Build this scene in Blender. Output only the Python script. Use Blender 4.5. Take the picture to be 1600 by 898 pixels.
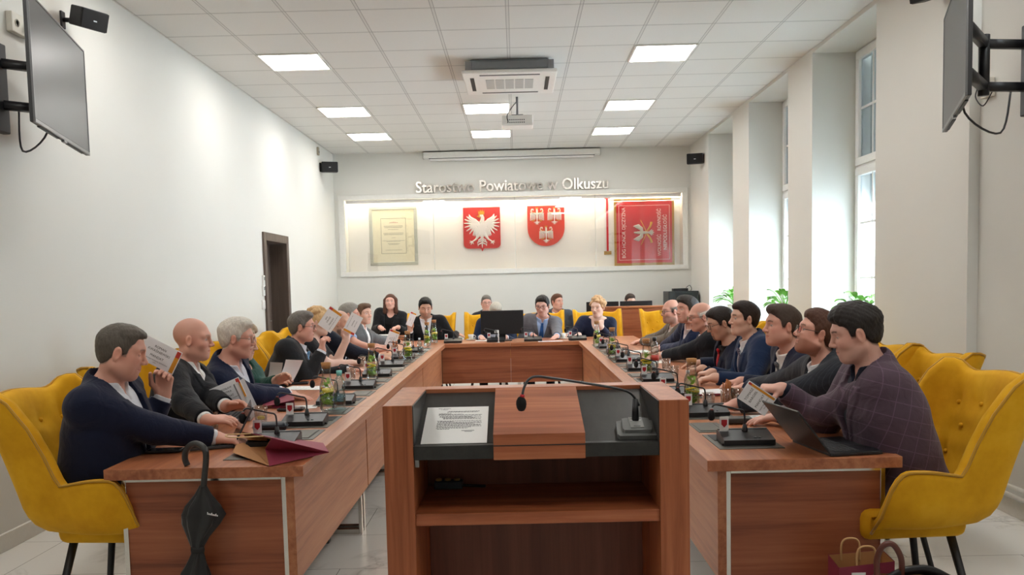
import bpy, bmesh, math, random
import numpy as np
from mathutils import Vector, Matrix, Euler
SC = bpy.context.scene
for o in list(bpy.data.objects): bpy.data.objects.remove(o)
COL = SC.collection
R = math.radians; PI = math.pi

# ------------------------------------------------------------------ camera
CF, CYAW, CPIT, CROL, CPY, HC = 1310.17, -0.00686, -0.06991, -0.02316, 534.17, 1.49
def cam_axes():
    cy, sy, cp, sp = math.cos(CYAW), math.sin(CYAW), math.cos(CPIT), math.sin(CPIT)
    fwd = Vector((sy*cp, cy*cp, sp)); right = Vector((cy, -sy, 0)); up = right.cross(fwd)
    cr, sr = math.cos(CROL), math.sin(CROL)
    return cr*right+sr*up, -sr*right+cr*up, fwd
AX = cam_axes()
cam = bpy.data.cameras.new('camera'); camo = bpy.data.objects.new('camera', cam); COL.objects.link(camo)
camo.matrix_world = Matrix((( AX[0].x, AX[1].x, -AX[2].x, 0), (AX[0].y, AX[1].y, -AX[2].y, 0), (AX[0].z, AX[1].z, -AX[2].z, HC), (0, 0, 0, 1)))
cam.sensor_width = 36; cam.lens = CF*36/1600; cam.shift_y = (CPY-449)/1600; cam.clip_start = .05; cam.clip_end = 200
SC.camera = camo
def ray(px, py): return AX[0]*((px-800)/CF) + AX[1]*(-(py-CPY)/CF) + AX[2]
def onX(px, py, X): r = ray(px, py); return r*(X/r.x) + Vector((0, 0, HC))
def onY(px, py, Y): r = ray(px, py); return r*(Y/r.y) + Vector((0, 0, HC))
def onZ(px, py, Z): r = ray(px, py); return r*((Z-HC)/r.z) + Vector((0, 0, HC))

# ------------------------------------------------------------------ light and exposure
SKY, LAMP, EXPO = 18.0, 14.5, 0.38
SC.view_settings.view_transform = 'Standard'; SC.view_settings.look = 'None'
SC.view_settings.exposure = EXPO; SC.view_settings.gamma = 1; SC.view_settings.use_curve_mapping = False
w = bpy.data.worlds.new('sky'); SC.world = w; w.use_nodes = True
bg = w.node_tree.nodes['Background']; bg.inputs[0].default_value = (.86, .94, 1, 1); bg.inputs[1].default_value = SKY

# ------------------------------------------------------------------ materials
def lin(h):
    if not isinstance(h, str): return (*h, 1) if len(h) == 3 else h
    h = h.lstrip('#'); v = [int(h[i:i+2], 16)/255 for i in (0, 2, 4)]
    return (*[x/12.92 if x <= .04045 else ((x+.055)/1.055)**2.4 for x in v], 1)
class NT:
    def __init__(s, name):
        s.m = bpy.data.materials.new(name); s.m.use_nodes = True; s.t = s.m.node_tree; s.b = s.t.nodes['Principled BSDF']
    def n(s, typ, **kw):
        x = s.t.nodes.new('ShaderNode'+typ)
        for k, v in kw.items(): setattr(x, k, v)
        return x
    def l(s, a, b): s.t.links.new(a, b)
    def coord(s, scale=(1, 1, 1), out='Object', rot=(0, 0, 0)):
        c = s.n('TexCoord'); m = s.n('Mapping'); m.inputs['Scale'].default_value = scale; m.inputs['Rotation'].default_value = rot
        s.l(c.outputs[out], m.inputs[0]); return m.outputs[0]
    def noise(s, vec, scale, detail=3, rough=.5, dist=0):
        x = s.n('TexNoise'); x.inputs['Scale'].default_value = scale; x.inputs['Detail'].default_value = detail
        x.inputs['Roughness'].default_value = rough; x.inputs['Distortion'].default_value = dist
        if vec is not None: s.l(vec, x.inputs['Vector'])
        return x.outputs['Fac']
    def ramp(s, fac, stops):
        x = s.n('ValToRGB'); e = x.color_ramp.elements
        while len(e) < len(stops): e.new(.5)
        for i, (p, c) in enumerate(stops): e[i].position = p; e[i].color = lin(c)
        s.l(fac, x.inputs[0]); return x.outputs[0]
    def mix(s, fac, a, b, mode='MIX'):
        x = s.n('Mix', data_type='RGBA', blend_type=mode)
        for i, v in ((0, fac), (6, a), (7, b)):
            if hasattr(v, 'type') or hasattr(v, 'is_linked'): s.l(v, x.inputs[i])
            else: x.inputs[i].default_value = v if i == 0 else lin(v)
        return x.outputs[2]
    def math(s, op, a, b=None, c=None):
        x = s.n('Math', operation=op)
        for i, v in enumerate((a, b, c)):
            if v is None: continue
            if hasattr(v, 'is_linked'): s.l(v, x.inputs[i])
            else: x.inputs[i].default_value = v
        return x.outputs[0]
    def bump(s, h, strength=.2, dist=.01):
        x = s.n('Bump'); x.inputs['Strength'].default_value = strength; x.inputs['Distance'].default_value = dist
        s.l(h, x.inputs['Height']); s.l(x.outputs[0], s.b.inputs['Normal'])
    def set(s, **kw):
        for k, v in kw.items():
            i = s.b.inputs[k.replace('_', ' ')]
            if hasattr(v, 'is_linked'): s.l(v, i)
            else: i.default_value = v
        return s
MC = {}
def flat(h, rough=.5, metal=0, spec=.5, vary=.06, scale=30, bump=0, sheen=0):
    key = (h, rough, metal, spec, vary, scale, bump, sheen)
    if key in MC: return MC[key]
    t = NT('mat_'+str(h).strip('#')); c = lin(h)
    v = t.coord(); f = t.noise(v, scale, 3)
    t.l(t.mix(f, tuple(x*(1-vary) for x in c[:3]), tuple(min(1, x*(1+vary)) for x in c[:3])), t.b.inputs['Base Color'])
    t.set(Roughness=rough, Metallic=metal); t.b.inputs['Specular IOR Level'].default_value = spec
    if sheen: t.b.inputs['Sheen Weight'].default_value = sheen; t.b.inputs['Sheen Roughness'].default_value = .4
    if bump: t.bump(t.noise(v, scale*6, 2), bump, .003)
    MC[key] = t.m; return t.m
def wood(name, lo, mid, hi, axis, rough=.38, scale=1.0):
    t = NT(name); sc = [26, 26, 26]; sc[axis] = 1.1
    v = t.coord(tuple(x*scale for x in sc)); v2 = t.coord(tuple((9 if i != axis else .35)*scale for i in range(3)))
    a = t.noise(v, 1.6, 6, .62, .5); b = t.noise(v2, 1.0, 3, .5, .8)
    f = t.math('ADD', t.math('MULTIPLY', a, .5), t.math('MULTIPLY', b, .5))
    t.l(t.ramp(f, [(.33, lo), (.5, mid), (.68, hi)]), t.b.inputs['Base Color'])
    t.set(Roughness=rough); t.bump(a, .05, .002); return t.m
def emit(h, s, name='glow'):
    t = NT(name); t.b.inputs['Base Color'].default_value = lin(h); t.b.inputs['Emission Color'].default_value = lin(h)
    t.b.inputs['Emission Strength'].default_value = s; return t.m
def glassmat(name, tint='#ffffff', refl=.12, rough=.0):
    t = NT(name); tr = t.n('BsdfTransparent'); tr.inputs[0].default_value = lin(tint); gl = t.n('BsdfGlossy'); gl.inputs['Roughness'].default_value = rough
    fr = t.n('LayerWeight'); fr.inputs[0].default_value = .35; mx = t.n('MixShader')
    f = t.math('MULTIPLY_ADD', fr.outputs['Fresnel'], .55, refl*.35)
    t.l(f, mx.inputs[0]); t.l(tr.outputs[0], mx.inputs[1]); t.l(gl.outputs[0], mx.inputs[2])
    t.l(mx.outputs[0], t.t.nodes['Material Output'].inputs[0]); return t.m
def attrmat(name, rough=.5, sss=0, bump=0, bscale=400, spec=.5, sheen=0):
    t = NT(name); a = t.n('Attribute', attribute_name='col'); v = t.coord(); f = t.noise(v, 60, 4)
    t.l(t.mix(t.math('MULTIPLY', f, .10), a.outputs['Color'], (.42, .16, .11)), t.b.inputs['Base Color'])
    t.set(Roughness=rough); t.b.inputs['Specular IOR Level'].default_value = spec
    if sss: t.b.inputs['Subsurface Weight'].default_value = sss; t.b.inputs['Subsurface Radius'].default_value = (.012, .004, .002); t.b.inputs['Subsurface Scale'].default_value = .6
    if bump: t.bump(t.noise(v, bscale, 3), bump, .002)
    return t.m

# ------------------------------------------------------------------ mesh collector
class MB:
    def __init__(s): s.v = []; s.f = []; s.mi = []; s.sm = []; s.m = 0; s.smooth = False
    def add(s, verts, faces, M=None, smooth=None):
        n = len(s.v); s.v += [tuple((M @ Vector(p)) if M is not None else p) for p in verts]
        for f in faces: s.f.append(tuple(i+n for i in f)); s.mi.append(s.m); s.sm.append(s.smooth if smooth is None else smooth)
        return s
    def bm(s, b, M=None, smooth=False):
        b.verts.index_update(); s.add([v.co[:] for v in b.verts], [[v.index for v in f.verts] for f in b.faces], M, smooth); b.free(); return s
    def box(s, x0, x1, y0, y1, z0, z1, bev=0, M=None, seg=2):
        b = bmesh.new(); r = bmesh.ops.create_cube(b, size=1)
        for v in b.verts: v.co = Vector(((x0+x1)/2+v.co.x*(x1-x0), (y0+y1)/2+v.co.y*(y1-y0), (z0+z1)/2+v.co.z*(z1-z0)))
        if bev: bmesh.ops.bevel(b, geom=b.edges[:], offset=bev, segments=seg, affect='EDGES', profile=.5)
        return s.bm(b, M, False)
    def tube(s, pts, r, n=10, caps=True, M=None, flat=1.0):
        pts = [Vector(p) for p in pts]; rs = r if isinstance(r, (list, tuple)) else [r]*len(pts)
        vs = []; fs = []; up = None
        for i, p in enumerate(pts):
            d = (pts[min(i+1, len(pts)-1)]-pts[max(i-1, 0)]).normalized()
            if up is None: up = d.orthogonal().normalized()
            up = (up-d*up.dot(d)); up = up.normalized() if up.length > 1e-6 else d.orthogonal().normalized()
            sd = d.cross(up)
            for k in range(n):
                a = 2*PI*k/n; vs.append(p+(up*math.cos(a)*flat+sd*math.sin(a))*rs[i])
        for i in range(len(pts)-1):
            for k in range(n): fs.append((i*n+k, i*n+(k+1) % n, (i+1)*n+(k+1) % n, (i+1)*n+k))
        if caps: fs.append(tuple(range(n-1, -1, -1))); fs.append(tuple((len(pts)-1)*n+k for k in range(n)))
        return s.add(vs, fs, M, True)
    def lathe(s, prof, n=20, M=None, smooth=True):
        vs = []; fs = []
        for r, z in prof:
            for k in range(n): a = 2*PI*k/n; vs.append((max(r, 1e-4)*math.cos(a), max(r, 1e-4)*math.sin(a), z))
        for i in range(len(prof)-1):
            for k in range(n): fs.append((i*n+k, i*n+(k+1) % n, (i+1)*n+(k+1) % n, (i+1)*n+k))
        if prof[0][0] < 1e-3: pass
        else: fs.append(tuple(range(n-1, -1, -1)))
        fs.append(tuple((len(prof)-1)*n+k for k in range(n)))
        return s.add(vs, fs, M, smooth)
    def prism(s, poly, z0, z1, M=None):     # poly in xy, extruded along z
        n = len(poly); vs = [(x, y, z0) for x, y in poly]+[(x, y, z1) for x, y in poly]
        fs = [tuple(range(n-1, -1, -1)), tuple(range(n, 2*n))]+[(i, (i+1) % n, n+(i+1) % n, n+i) for i in range(n)]
        return s.add(vs, fs, M, False)
    def ball(s, c, r, n=12, M=None):
        b = bmesh.new(); bmesh.ops.create_uvsphere(b, u_segments=n, v_segments=max(6, n*2//3), radius=1)
        rr = r if isinstance(r, (tuple, list)) else (r, r, r)
        for v in b.verts: v.co = Vector((c[0]+v.co.x*rr[0], c[1]+v.co.y*rr[1], c[2]+v.co.z*rr[2]))
        return s.bm(b, M, True)
    def grid(s, P, M=None, smooth=True, closeu=False):   # P[i][j] points
        a = len(P); b = len(P[0]); vs = [p for r in P for p in r]; fs = []
        for i in range(a-1 if not closeu else a):
            for j in range(b-1): fs.append((i*b+j, ((i+1) % a)*b+j, ((i+1) % a)*b+j+1, i*b+j+1))
        return s.add(vs, fs, M, smooth)
    def build(s, name, mat, parent=None, loc=None):
        me = bpy.data.meshes.new(name); me.from_pydata([tuple(v) for v in s.v], [], s.f)
        for m in (mat if isinstance(mat, (list, tuple)) else [mat]): me.materials.append(m)
        me.polygons.foreach_set('material_index', s.mi); me.polygons.foreach_set('use_smooth', s.sm); me.update()
        b = bmesh.new(); b.from_mesh(me); bmesh.ops.recalc_face_normals(b, faces=b.faces[:]); b.to_mesh(me); b.free()
        return link(name, me, parent, loc)
def link(name, me, parent=None, loc=None):
    o = bpy.data.objects.new(name, me); COL.objects.link(o)
    if parent: o.parent = parent
    if loc: o.location = loc
    return o
def tag(o, label=None, cat=None, group=None, kind=None):
    if label: o['label'] = label
    if cat: o['category'] = cat
    if group: o['group'] = group
    if kind: o['kind'] = kind
    return o
def thing(name, label, cat, loc=(0, 0, 0), rz=0, group=None):
    o = bpy.data.objects.new(name, None); COL.objects.link(o); o.empty_display_size = .1
    o.location = loc; o.rotation_euler = (0, 0, rz); return tag(o, label, cat, group)
def struct(name, mb, mat): return tag(mb.build(name, mat), kind='structure')
def copytree(o, parent=None):
    c = o.copy(); COL.objects.link(c)
    if parent: c.parent = parent
    for ch in [x for x in CH.get(o.name, [])]: copytree(ch, c)
    return c
CH = {}
def index_children(o):
    CH[o.name] = list(o.children)
    for c in o.children: index_children(c)
def dup(o, loc, rz=None, label=None, group=None):
    if o.name not in CH: index_children(o)
    c = copytree(o); c.location = loc
    if rz is not None: c.rotation_euler = (0, 0, rz)
    if label: c['label'] = label
    if group: c['group'] = group
    return c
def Rz(a, loc=(0, 0, 0)): return Matrix.Translation(loc) @ Matrix.Rotation(a, 4, 'Z')
def frame(o, x, y, z=None):      # matrix with origin o and axes x, y
    x = Vector(x).normalized(); y = Vector(y); y = (y-x*y.dot(x)).normalized(); z = x.cross(y)
    return Matrix(((x.x, y.x, z.x, o[0]), (x.y, y.y, z.y, o[1]), (x.z, y.z, z.z, o[2]), (0, 0, 0, 1)))
def text_mb(mb, body, size, M, ext=0, align='CENTER', bold=0, sx=1.0, font=None, space=1.0):
    cu = bpy.data.curves.new('t', 'FONT'); cu.body = body; cu.size = size; cu.align_x = align; cu.align_y = 'CENTER'; cu.extrude = ext; cu.offset = bold; cu.resolution_u = 3; cu.space_character = space
    o = bpy.data.objects.new('t', cu); COL.objects.link(o); dg = bpy.context.evaluated_depsgraph_get()
    me = bpy.data.meshes.new_from_object(o.evaluated_get(dg))
    mb.add([(v.co.x*sx, v.co.y, v.co.z) for v in me.vertices], [tuple(p.vertices) for p in me.polygons], M, False)
    bpy.data.objects.remove(o); bpy.data.curves.remove(cu); bpy.data.meshes.remove(me); return mb
def smooth_curve(pts, n=8):
    pts = [Vector(p) for p in pts]; P = [pts[0]]+pts+[pts[-1]]; out = []
    for i in range(1, len(P)-2):
        for k in range(n):
            t = k/n; a, b, c, d = P[i-1], P[i], P[i+1], P[i+2]
            out.append(.5*((2*b)+(c-a)*t+(2*a-5*b+4*c-d)*t*t+(3*b-a-3*c+d)*t**3))
    return out+[pts[-1]]
# ------------------------------------------------------------------ the room
XL, XP, XN, XW, YB, ZC, YF = -3.03, 2.95, 3.02, 3.36, 14.2, 3.71, -2.5
def wallmat():
    t = NT('painted_wall'); v = t.coord(); f = t.noise(v, 1.2, 3)
    t.l(t.mix(f, '#dad8d1', '#dfddd6'), t.b.inputs['Base Color']); t.set(Roughness=.62); t.b.inputs['Specular IOR Level'].default_value = .25
    t.bump(t.noise(v, 180, 3), .06, .003); return t.m
def floormat():
    t = NT('marble_tile'); v = t.coord(); b = t.n('TexBrick'); b.offset = .5; m = t.n('Mapping'); m.inputs['Location'].default_value = (.97+.0, -4.35+6, 0); t.l(v, m.inputs[0]); t.l(m.outputs[0], b.inputs['Vector'])
    for k, x in (('Scale', 1), ('Brick Width', 1.2), ('Row Height', .6), ('Mortar Size', .0022), ('Mortar Smooth', .1)): b.inputs[k].default_value = x
    b.inputs['Color1'].default_value = (0, 0, 0, 1); b.inputs['Color2'].default_value = (1, 1, 1, 1)
    n1 = t.noise(t.coord((1, 1, 1), rot=(0, 0, .6)), 1.3, 5, .55, 2.2)
    vein = t.ramp(t.math('ABSOLUTE', t.math('SUBTRACT', n1, .5)), [(0, '#a9a7a1'), (.010, '#c6c4be'), (.05, '#e2e0da')])
    n2 = t.noise(v, .9, 2)
    base = t.mix(t.ramp(n2, [(.48, '#000000'), (.66, '#ffffff')]), '#e0ded8', vein)
    t.l(t.mix(b.outputs['Fac'], base, '#8c8983'), t.b.inputs['Base Color']); t.set(Roughness=.16); return t.m
def ceilmat():
    t = NT('ceiling_tile'); c = t.n('TexCoord'); s = t.n('SeparateXYZ'); t.l(c.outputs['Object'], s.inputs[0])
    def line(o, off, w):
        a = t.math('FRACT', t.math('DIVIDE', t.math('SUBTRACT', o, off), .6)); a = t.math('ABSOLUTE', t.math('SUBTRACT', a, .5))
        return t.math('SUBTRACT', a, .5-w)      # >0 inside the bar
    lx = line(s.outputs[0], -2.125-.3, .021); ly = line(s.outputs[1], 8.404-.3, .014)
    ex = t.math('COMPARE', lx, 0, .004); ey = t.math('COMPARE', ly, 0, .0045)
    bar = t.math('GREATER_THAN', t.math('MAXIMUM', lx, ly), 0); edge = t.math('MAXIMUM', ex, ey)
    n = t.noise(t.coord(), 260, 2); tile = t.mix(n, '#dfddd8', '#e6e4df')
    c2 = t.mix(bar, tile, '#dad8d3'); t.l(t.mix(edge, c2, '#a9a6a1'), t.b.inputs['Base Color'])
    t.set(Roughness=.8); t.b.inputs['Specular IOR Level'].default_value = .1; t.bump(t.math('SUBTRACT', n, t.math('MULTIPLY', edge, 2)), .15, .003); return t.m
M_WALL, M_FLOOR, M_CEIL = wallmat(), floormat(), ceilmat()
M_WHITE = flat('#e4e2dc', .35); M_TRIM = flat('#dcd9d0', .45); M_PVC = flat('#eceae6', .28)
M_BLACK = flat('#17171a', .42); M_DARK = flat('#26272a', .5); M_CHROME = flat('#d5d2cc', .18, 1); M_STEEL = flat('#8d8d8f', .3, 1)
struct('floor', MB().box(-3.4, 3.6, YF, YB+.1, -.1, 0), M_FLOOR)
struct('ceiling', MB().box(-3.1, XP, YF, YB, ZC, ZC+.1), M_CEIL)
# left wall with the door opening (10.16..11.06, up to 2.10)
DY0, DY1, DZ = 10.13, 11.1, 2.12
L = MB(); L.box(XL-.25, XL, YF, DY0, 0, ZC+.1); L.box(XL-.25, XL, DY1, YB, 0, ZC+.1); L.box(XL-.25, XL, DY0, DY1, DZ, ZC+.1)
struct('wall_left', L, M_WALL)
# display niche in the back wall
CX0, CX1, CZ0, CZ1 = -2.96, 2.9, 1.66, 3.02
IX0, IX1, IZ0, IZ1 = -2.86, 2.81, 1.74, 2.94
B = MB(); B.box(XL-.25, IX0, YB, YB+.3, 0, ZC+.1); B.box(IX1, 3.6, YB, YB+.3, 0, ZC+.1); B.box(IX0, IX1, YB, YB+.3, 0, IZ0); B.box(IX0, IX1, YB, YB+.3, IZ1, ZC+.1); B.box(IX0, IX1, YB+.26, YB+.3, IZ0, IZ1)
struct('wall_back', B, M_WALL)
struct('wall_front', MB().box(XL-.25, 3.6, YF-.2, YF, 0, ZC+.1), M_WALL)
NICHE = [(12.88, 11.45), (10.67, 9.15), (8.41, 6.94)]; ZS, SILL, WTOP = 3.67, .9, 3.62
NEAR = [(1.6, .1)]
r = MB(); x0, x1 = XP, XW+.3
prev = YB
for a, b in NICHE:
    r.box(x0, x1, a, prev, 0, ZC+.1); r.box(x0+.0, x1, b, a, ZS, ZC+.1); r.box(XW-.12, x1, b, a, 0, SILL); prev = b
r.box(x0, x1, 5.52, prev, 0, ZC+.1)
r.box(XN, x1, YF, 5.52, 0, ZC+.1)
struct('wall_right', r, M_WALL)
# windows: frame, transom sash, casement sash, bars, glass, roller shutter
M_GLASS = glassmat('window_glass', '#f4fbff', .08)
def shutmat():
    t = NT('shutter_slats'); t.b.inputs['Base Color'].default_value = lin('#8f9492'); t.set(Roughness=.5)
    return t.m
M_SHUT = shutmat(); M_HOLE = emit('#eaf6ff', 3.0, 'daylight_hole')
def sash(name, y0, y1, z0, z1, parent, handle=False, bars=(1, 1)):
    f = MB(); x = XW; t = .075
    f.box(x, x+.07, y0, y1, z0, z0+t, .006); f.box(x, x+.07, y0, y1, z1-t, z1, .006); f.box(x, x+.07, y0, y0+t, z0+t, z1-t, .006); f.box(x, x+.07, y1-t, y1, z0+t, z1-t, .006)
    s = f.build(name, M_PVC, parent)
    g = MB().box(x+.03, x+.036, y0+t, y1-t, z0+t, z1-t).build('pane', M_GLASS, s)
    b = MB(); 
    for k in range(1, bars[0]+1): yy = y0+(y1-y0)*k/(bars[0]+1); b.box(x+.026, x+.04, yy-.011, yy+.011, z0+t, z1-t)
    for k in range(1, bars[1]+1): zz = z0+(z1-z0)*k/(bars[1]+1); b.box(x+.0255, x+.0405, y0+t, y1-t, zz-.011, zz+.011)
    b.build('glazing_bar', M_PVC, s)
    if handle:
        h = MB(); yy = y0+.04; zz = (z0+z1)/2; h.box(x-.012, x+.002, yy-.014, yy+.014, zz-.05, zz+.05, .004); h.tube([(x-.012, yy, zz+.02), (x-.045, yy, zz+.02), (x-.05, yy, zz-.02), (x-.05, yy, zz-.11)], .009, 8)
        h.build('window_handle', M_PVC, s)
    return s
for i, (a, b) in enumerate(NICHE):
    y0, y1 = b+.0, a-.0; o = bpy.data.objects.new('window_%d' % (i+1), None); COL.objects.link(o); tag(o, kind='structure')
    f = MB(); x = XW+.02; ft = .05
    f.box(x, x+.09, y0, y0+ft, SILL, ZS); f.box(x, x+.09, y1-ft, y1, SILL, ZS); f.box(x, x+.09, y0+ft, y1-ft, ZS-ft, ZS); f.box(x, x+.09, y0+ft, y1-ft, SILL, SILL+ft); f.box(x, x+.09, y0+ft, y1-ft, 2.52, 2.58)
    ym = (y0+y1)/2; f.box(x, x+.09, ym-.03, ym+.03, SILL+ft, ZS-ft)
    f.build('window_frame', M_PVC, o)
    for (s0, s1) in ((y0+.03, ym-.01), (ym+.01, y1-.03)):
        sash('transom_sash', s0, s1, 2.56, ZS-.02, o, s0 > ym); sash('casement_sash', s0, s1, SILL+.03, 2.535, o, bars=(1, 2))
    sh = MB(); z = 3.64; Mq = Matrix(((1, 0, 0, 0), (0, 0, 1, 0), (0, 1, 0, 0), (0, 0, 0, 1)))
    while z > 2.22:
        sh.prism([(XW+.150, z), (XW+.160, z-.006), (XW+.160, z-.027), (XW+.150, z-.033)], y0, y1, Mq)
        yy = y0
        while yy < y1: sh.box(XW+.150, XW+.156, yy, min(y1, yy+.034), z-.0385, z-.032); yy += .046
        z -= .038
    shu = sh.build('roller_shutter', M_SHUT, o)
    sl = MB(); sl.box(XP-.03, XW+.04, y0, y1, SILL-.0, SILL+.035, .006); struct('trim_%d' % (i+1), sl, M_WHITE)
    gr = MB(); gr.box(XW+.11, XW+.18, y0-.002, y0+.03, SILL, ZS); gr.box(XW+.11, XW+.18, y1-.03, y1+.002, SILL, ZS); gr.build('shutter_guide', M_PVC, o)
# baseboards
def skirt(name, segs, m=M_TRIM):
    k = MB()
    for (x0, x1, y0, y1) in segs: k.box(x0, x1, y0, y1, 0, .105, .004)
    struct(name, k, m)
skirt('baseboard_left', [(XL, XL+.022, YF, DY0-.07), (XL, XL+.022, DY1+.07, YB)])
skirt('baseboard_back', [(XL+.022, XP-.022, YB-.022, YB)])
skirt('baseboard_right', [(XP-.022, XP, 5.5, YB-.03), (XP-.022, XN, 5.498, 5.52), (XN-.022, XN, YF, 5.49)])
# heating pipes along the near right wall
p = MB()
for z, x in ((.19, XN-.045), (.135, XN-.045)): p.tube([(x, 5.5, z), (x, YF+.05, z)], .014, 10)
for yy in (4.6, 3.2, 1.6): p.box(XN-.05, XN-.001, yy-.01, yy+.01, .12, .2)
tag(p.build('heating_pipe', M_TRIM), 'pair of cream painted heating pipes along foot of the right wall', 'pipe')
# door: frame, leaf opened into the corridor
M_DOORW = wood('door_wood', '#4b3f38', '#5b4d44', '#6a5a50', 2, .45)
d = MB(); tf = .075
for sx in (XL-.02, ):
    d.box(XL-.25, XL+.025, DY0-.0, DY0+tf-.03, 0, DZ, .004); d.box(XL-.25, XL+.025, DY1-tf+.03, DY1, 0, DZ, .004); d.box(XL-.25, XL+.025, DY0+tf-.03, DY1-tf+.03, DZ-tf+.03, DZ, .004)
d.box(XL, XL+.028, DY0-.055, DY0+.03, 0, DZ+.055, .004); d.box(XL, XL+.028, DY1-.03, DY1+.055, 0, DZ+.055, .004); d.box(XL, XL+.028, DY0+.03, DY1-.03, DZ-.03, DZ+.055, .004)
do = bpy.data.objects.new('door_1', None); COL.objects.link(do); tag(do, kind='structure'); d.build('door_frame', M_DOORW, do)
lf = MB(); lf.box(XL-.245, XL-.2, DY0+.05, DY1-.05, .01, DZ-.05, .003); lv = lf.build('door_leaf', M_DOORW, do)
sp = MB(); sp.box(XL-.2, XL-.19, DY1-.36, DY1-.345, .01, DZ-.06); sp.build('metal_edge', M_STEEL, lv)
h = MB(); h.box(XL-.2, XL-.192, DY1-.33, DY1-.29, .95, 1.2); h.tube([(XL-.19, DY1-.31, 1.08), (XL-.14, DY1-.31, 1.08), (XL-.14, DY1-.43, 1.08)], .009, 8); h.build('door_handle', M_STEEL, lv)

# ------------------------------------------------------------------ ceiling lights
M_LAMP = emit('#fffcf8', LAMP, 'lamp_diffuser')
XA, Y0T = -2.125, 8.404
def lamp(i, k, label):
    cx, cy = XA+.6*i, Y0T+.6*k
    t = thing('ceiling_light', label, 'ceiling light', (cx, cy, ZC), 0, 'square ceiling light panels')
    f = MB(); a, b = .298, .278
    for (x0, x1, y0, y1) in ((-a, a, -a, -b), (-a, a, b, a), (-a, -b, -b, b), (b, a, -b, b)): f.box(x0, x1, y0, y1, -.012, .004)
    f.build('frame', M_WHITE, t); MB().box(-b, b, -b, b, -.008, .004).build('diffuser', M_LAMP, t)
rows = {0: 'nearest the camera', 4: 'second from the camera', 7: 'nearest the back wall'}
for i, s in ((0, 'left'), (6, 'right')):
    for k in (0, 4, 7): lamp(i, k, 'square ceiling light in the %s row, %s' % (s, rows[k]))
lamp(3, 4, 'square ceiling light in the middle row behind the air conditioner'); lamp(3, 7, 'square ceiling light in the middle row above the projection screen case')
for k in (-4, -8, -12):  # unseen lamps continuing both rows, added to bring light onto the foreground
    for i in (0, 6): lamp(i, k, 'square ceiling light in the %s row added out of view to brighten the foreground' % ('left' if i == 0 else 'right'))
# ------------------------------------------------------------------ tables
W_TOP = wood('table_wood_along', '#8a4c30', '#b06d48', '#c3855c', 1, .33)
W_TOPX = wood('table_wood_across', '#8a4c30', '#b06d48', '#c3855c', 0, .33)
W_END = wood('panel_wood_shaded', '#6c331d', '#955233', '#aa6642', 0, .4)  # darker copy of the table wood, shade on the panels put into the colour
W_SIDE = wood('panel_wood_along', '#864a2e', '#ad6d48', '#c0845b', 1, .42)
W_UP = wood('lectern_wood_upright', '#83411f', '#ad623b', '#c47a50', 2, .4)
W_LECX = wood('lectern_wood_across', '#7a3c1e', '#ab603c', '#c88058', 0, .36)
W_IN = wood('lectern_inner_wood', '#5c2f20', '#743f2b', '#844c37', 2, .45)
M_HATCH = flat('#55524a', .42, .3); M_HATCHB = flat('#0c0c0d', .6)
TT, TZ = .77, .725
TXL0, TXL1, TXR0, TXR1 = -1.70, -.885, .742, 1.515
TY0, TYF, TYB = 3.36, 10.17, 10.95
def hatch(parent, xa, xb, y0, y1, tray, side):
    f = MB().box(xa, xb, y0, y1, TT-.004, TT+.003, .001)
    p = f.build('cable_hatch', M_HATCH, parent)
    if tray:
        MB().box(xa+.02, xb-.02, y1-.16, y1-.02, TT+.002, TT+.0042).build('opening', M_HATCHB, p)
        c = MB(); m = (xa+xb)/2+side*.06
        c.tube(smooth_curve([(m-side*.03, y1-.1, TT+.006), (m, y1-.14, TT+.03), (m+side*.03, y1-.2, TT+.03), (m+side*.02, y1-.25, TT+.01), (m+side*.05, y1-.27, TT+.008)], 5), .005, 6)
        c.build('cable', M_BLACK, p)
    else:
        l = MB(); l.box(xa+.012, xb-.03, y0+.03, y1-.012, TT+.002, TT+.006, .001); l.build('lid', M_HATCH, p)
        MB().box(xb-.028, xb-.024, y0+.02, y1-.02, TT+.002, TT+.0036).build('slot', M_HATCHB, p)
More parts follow.
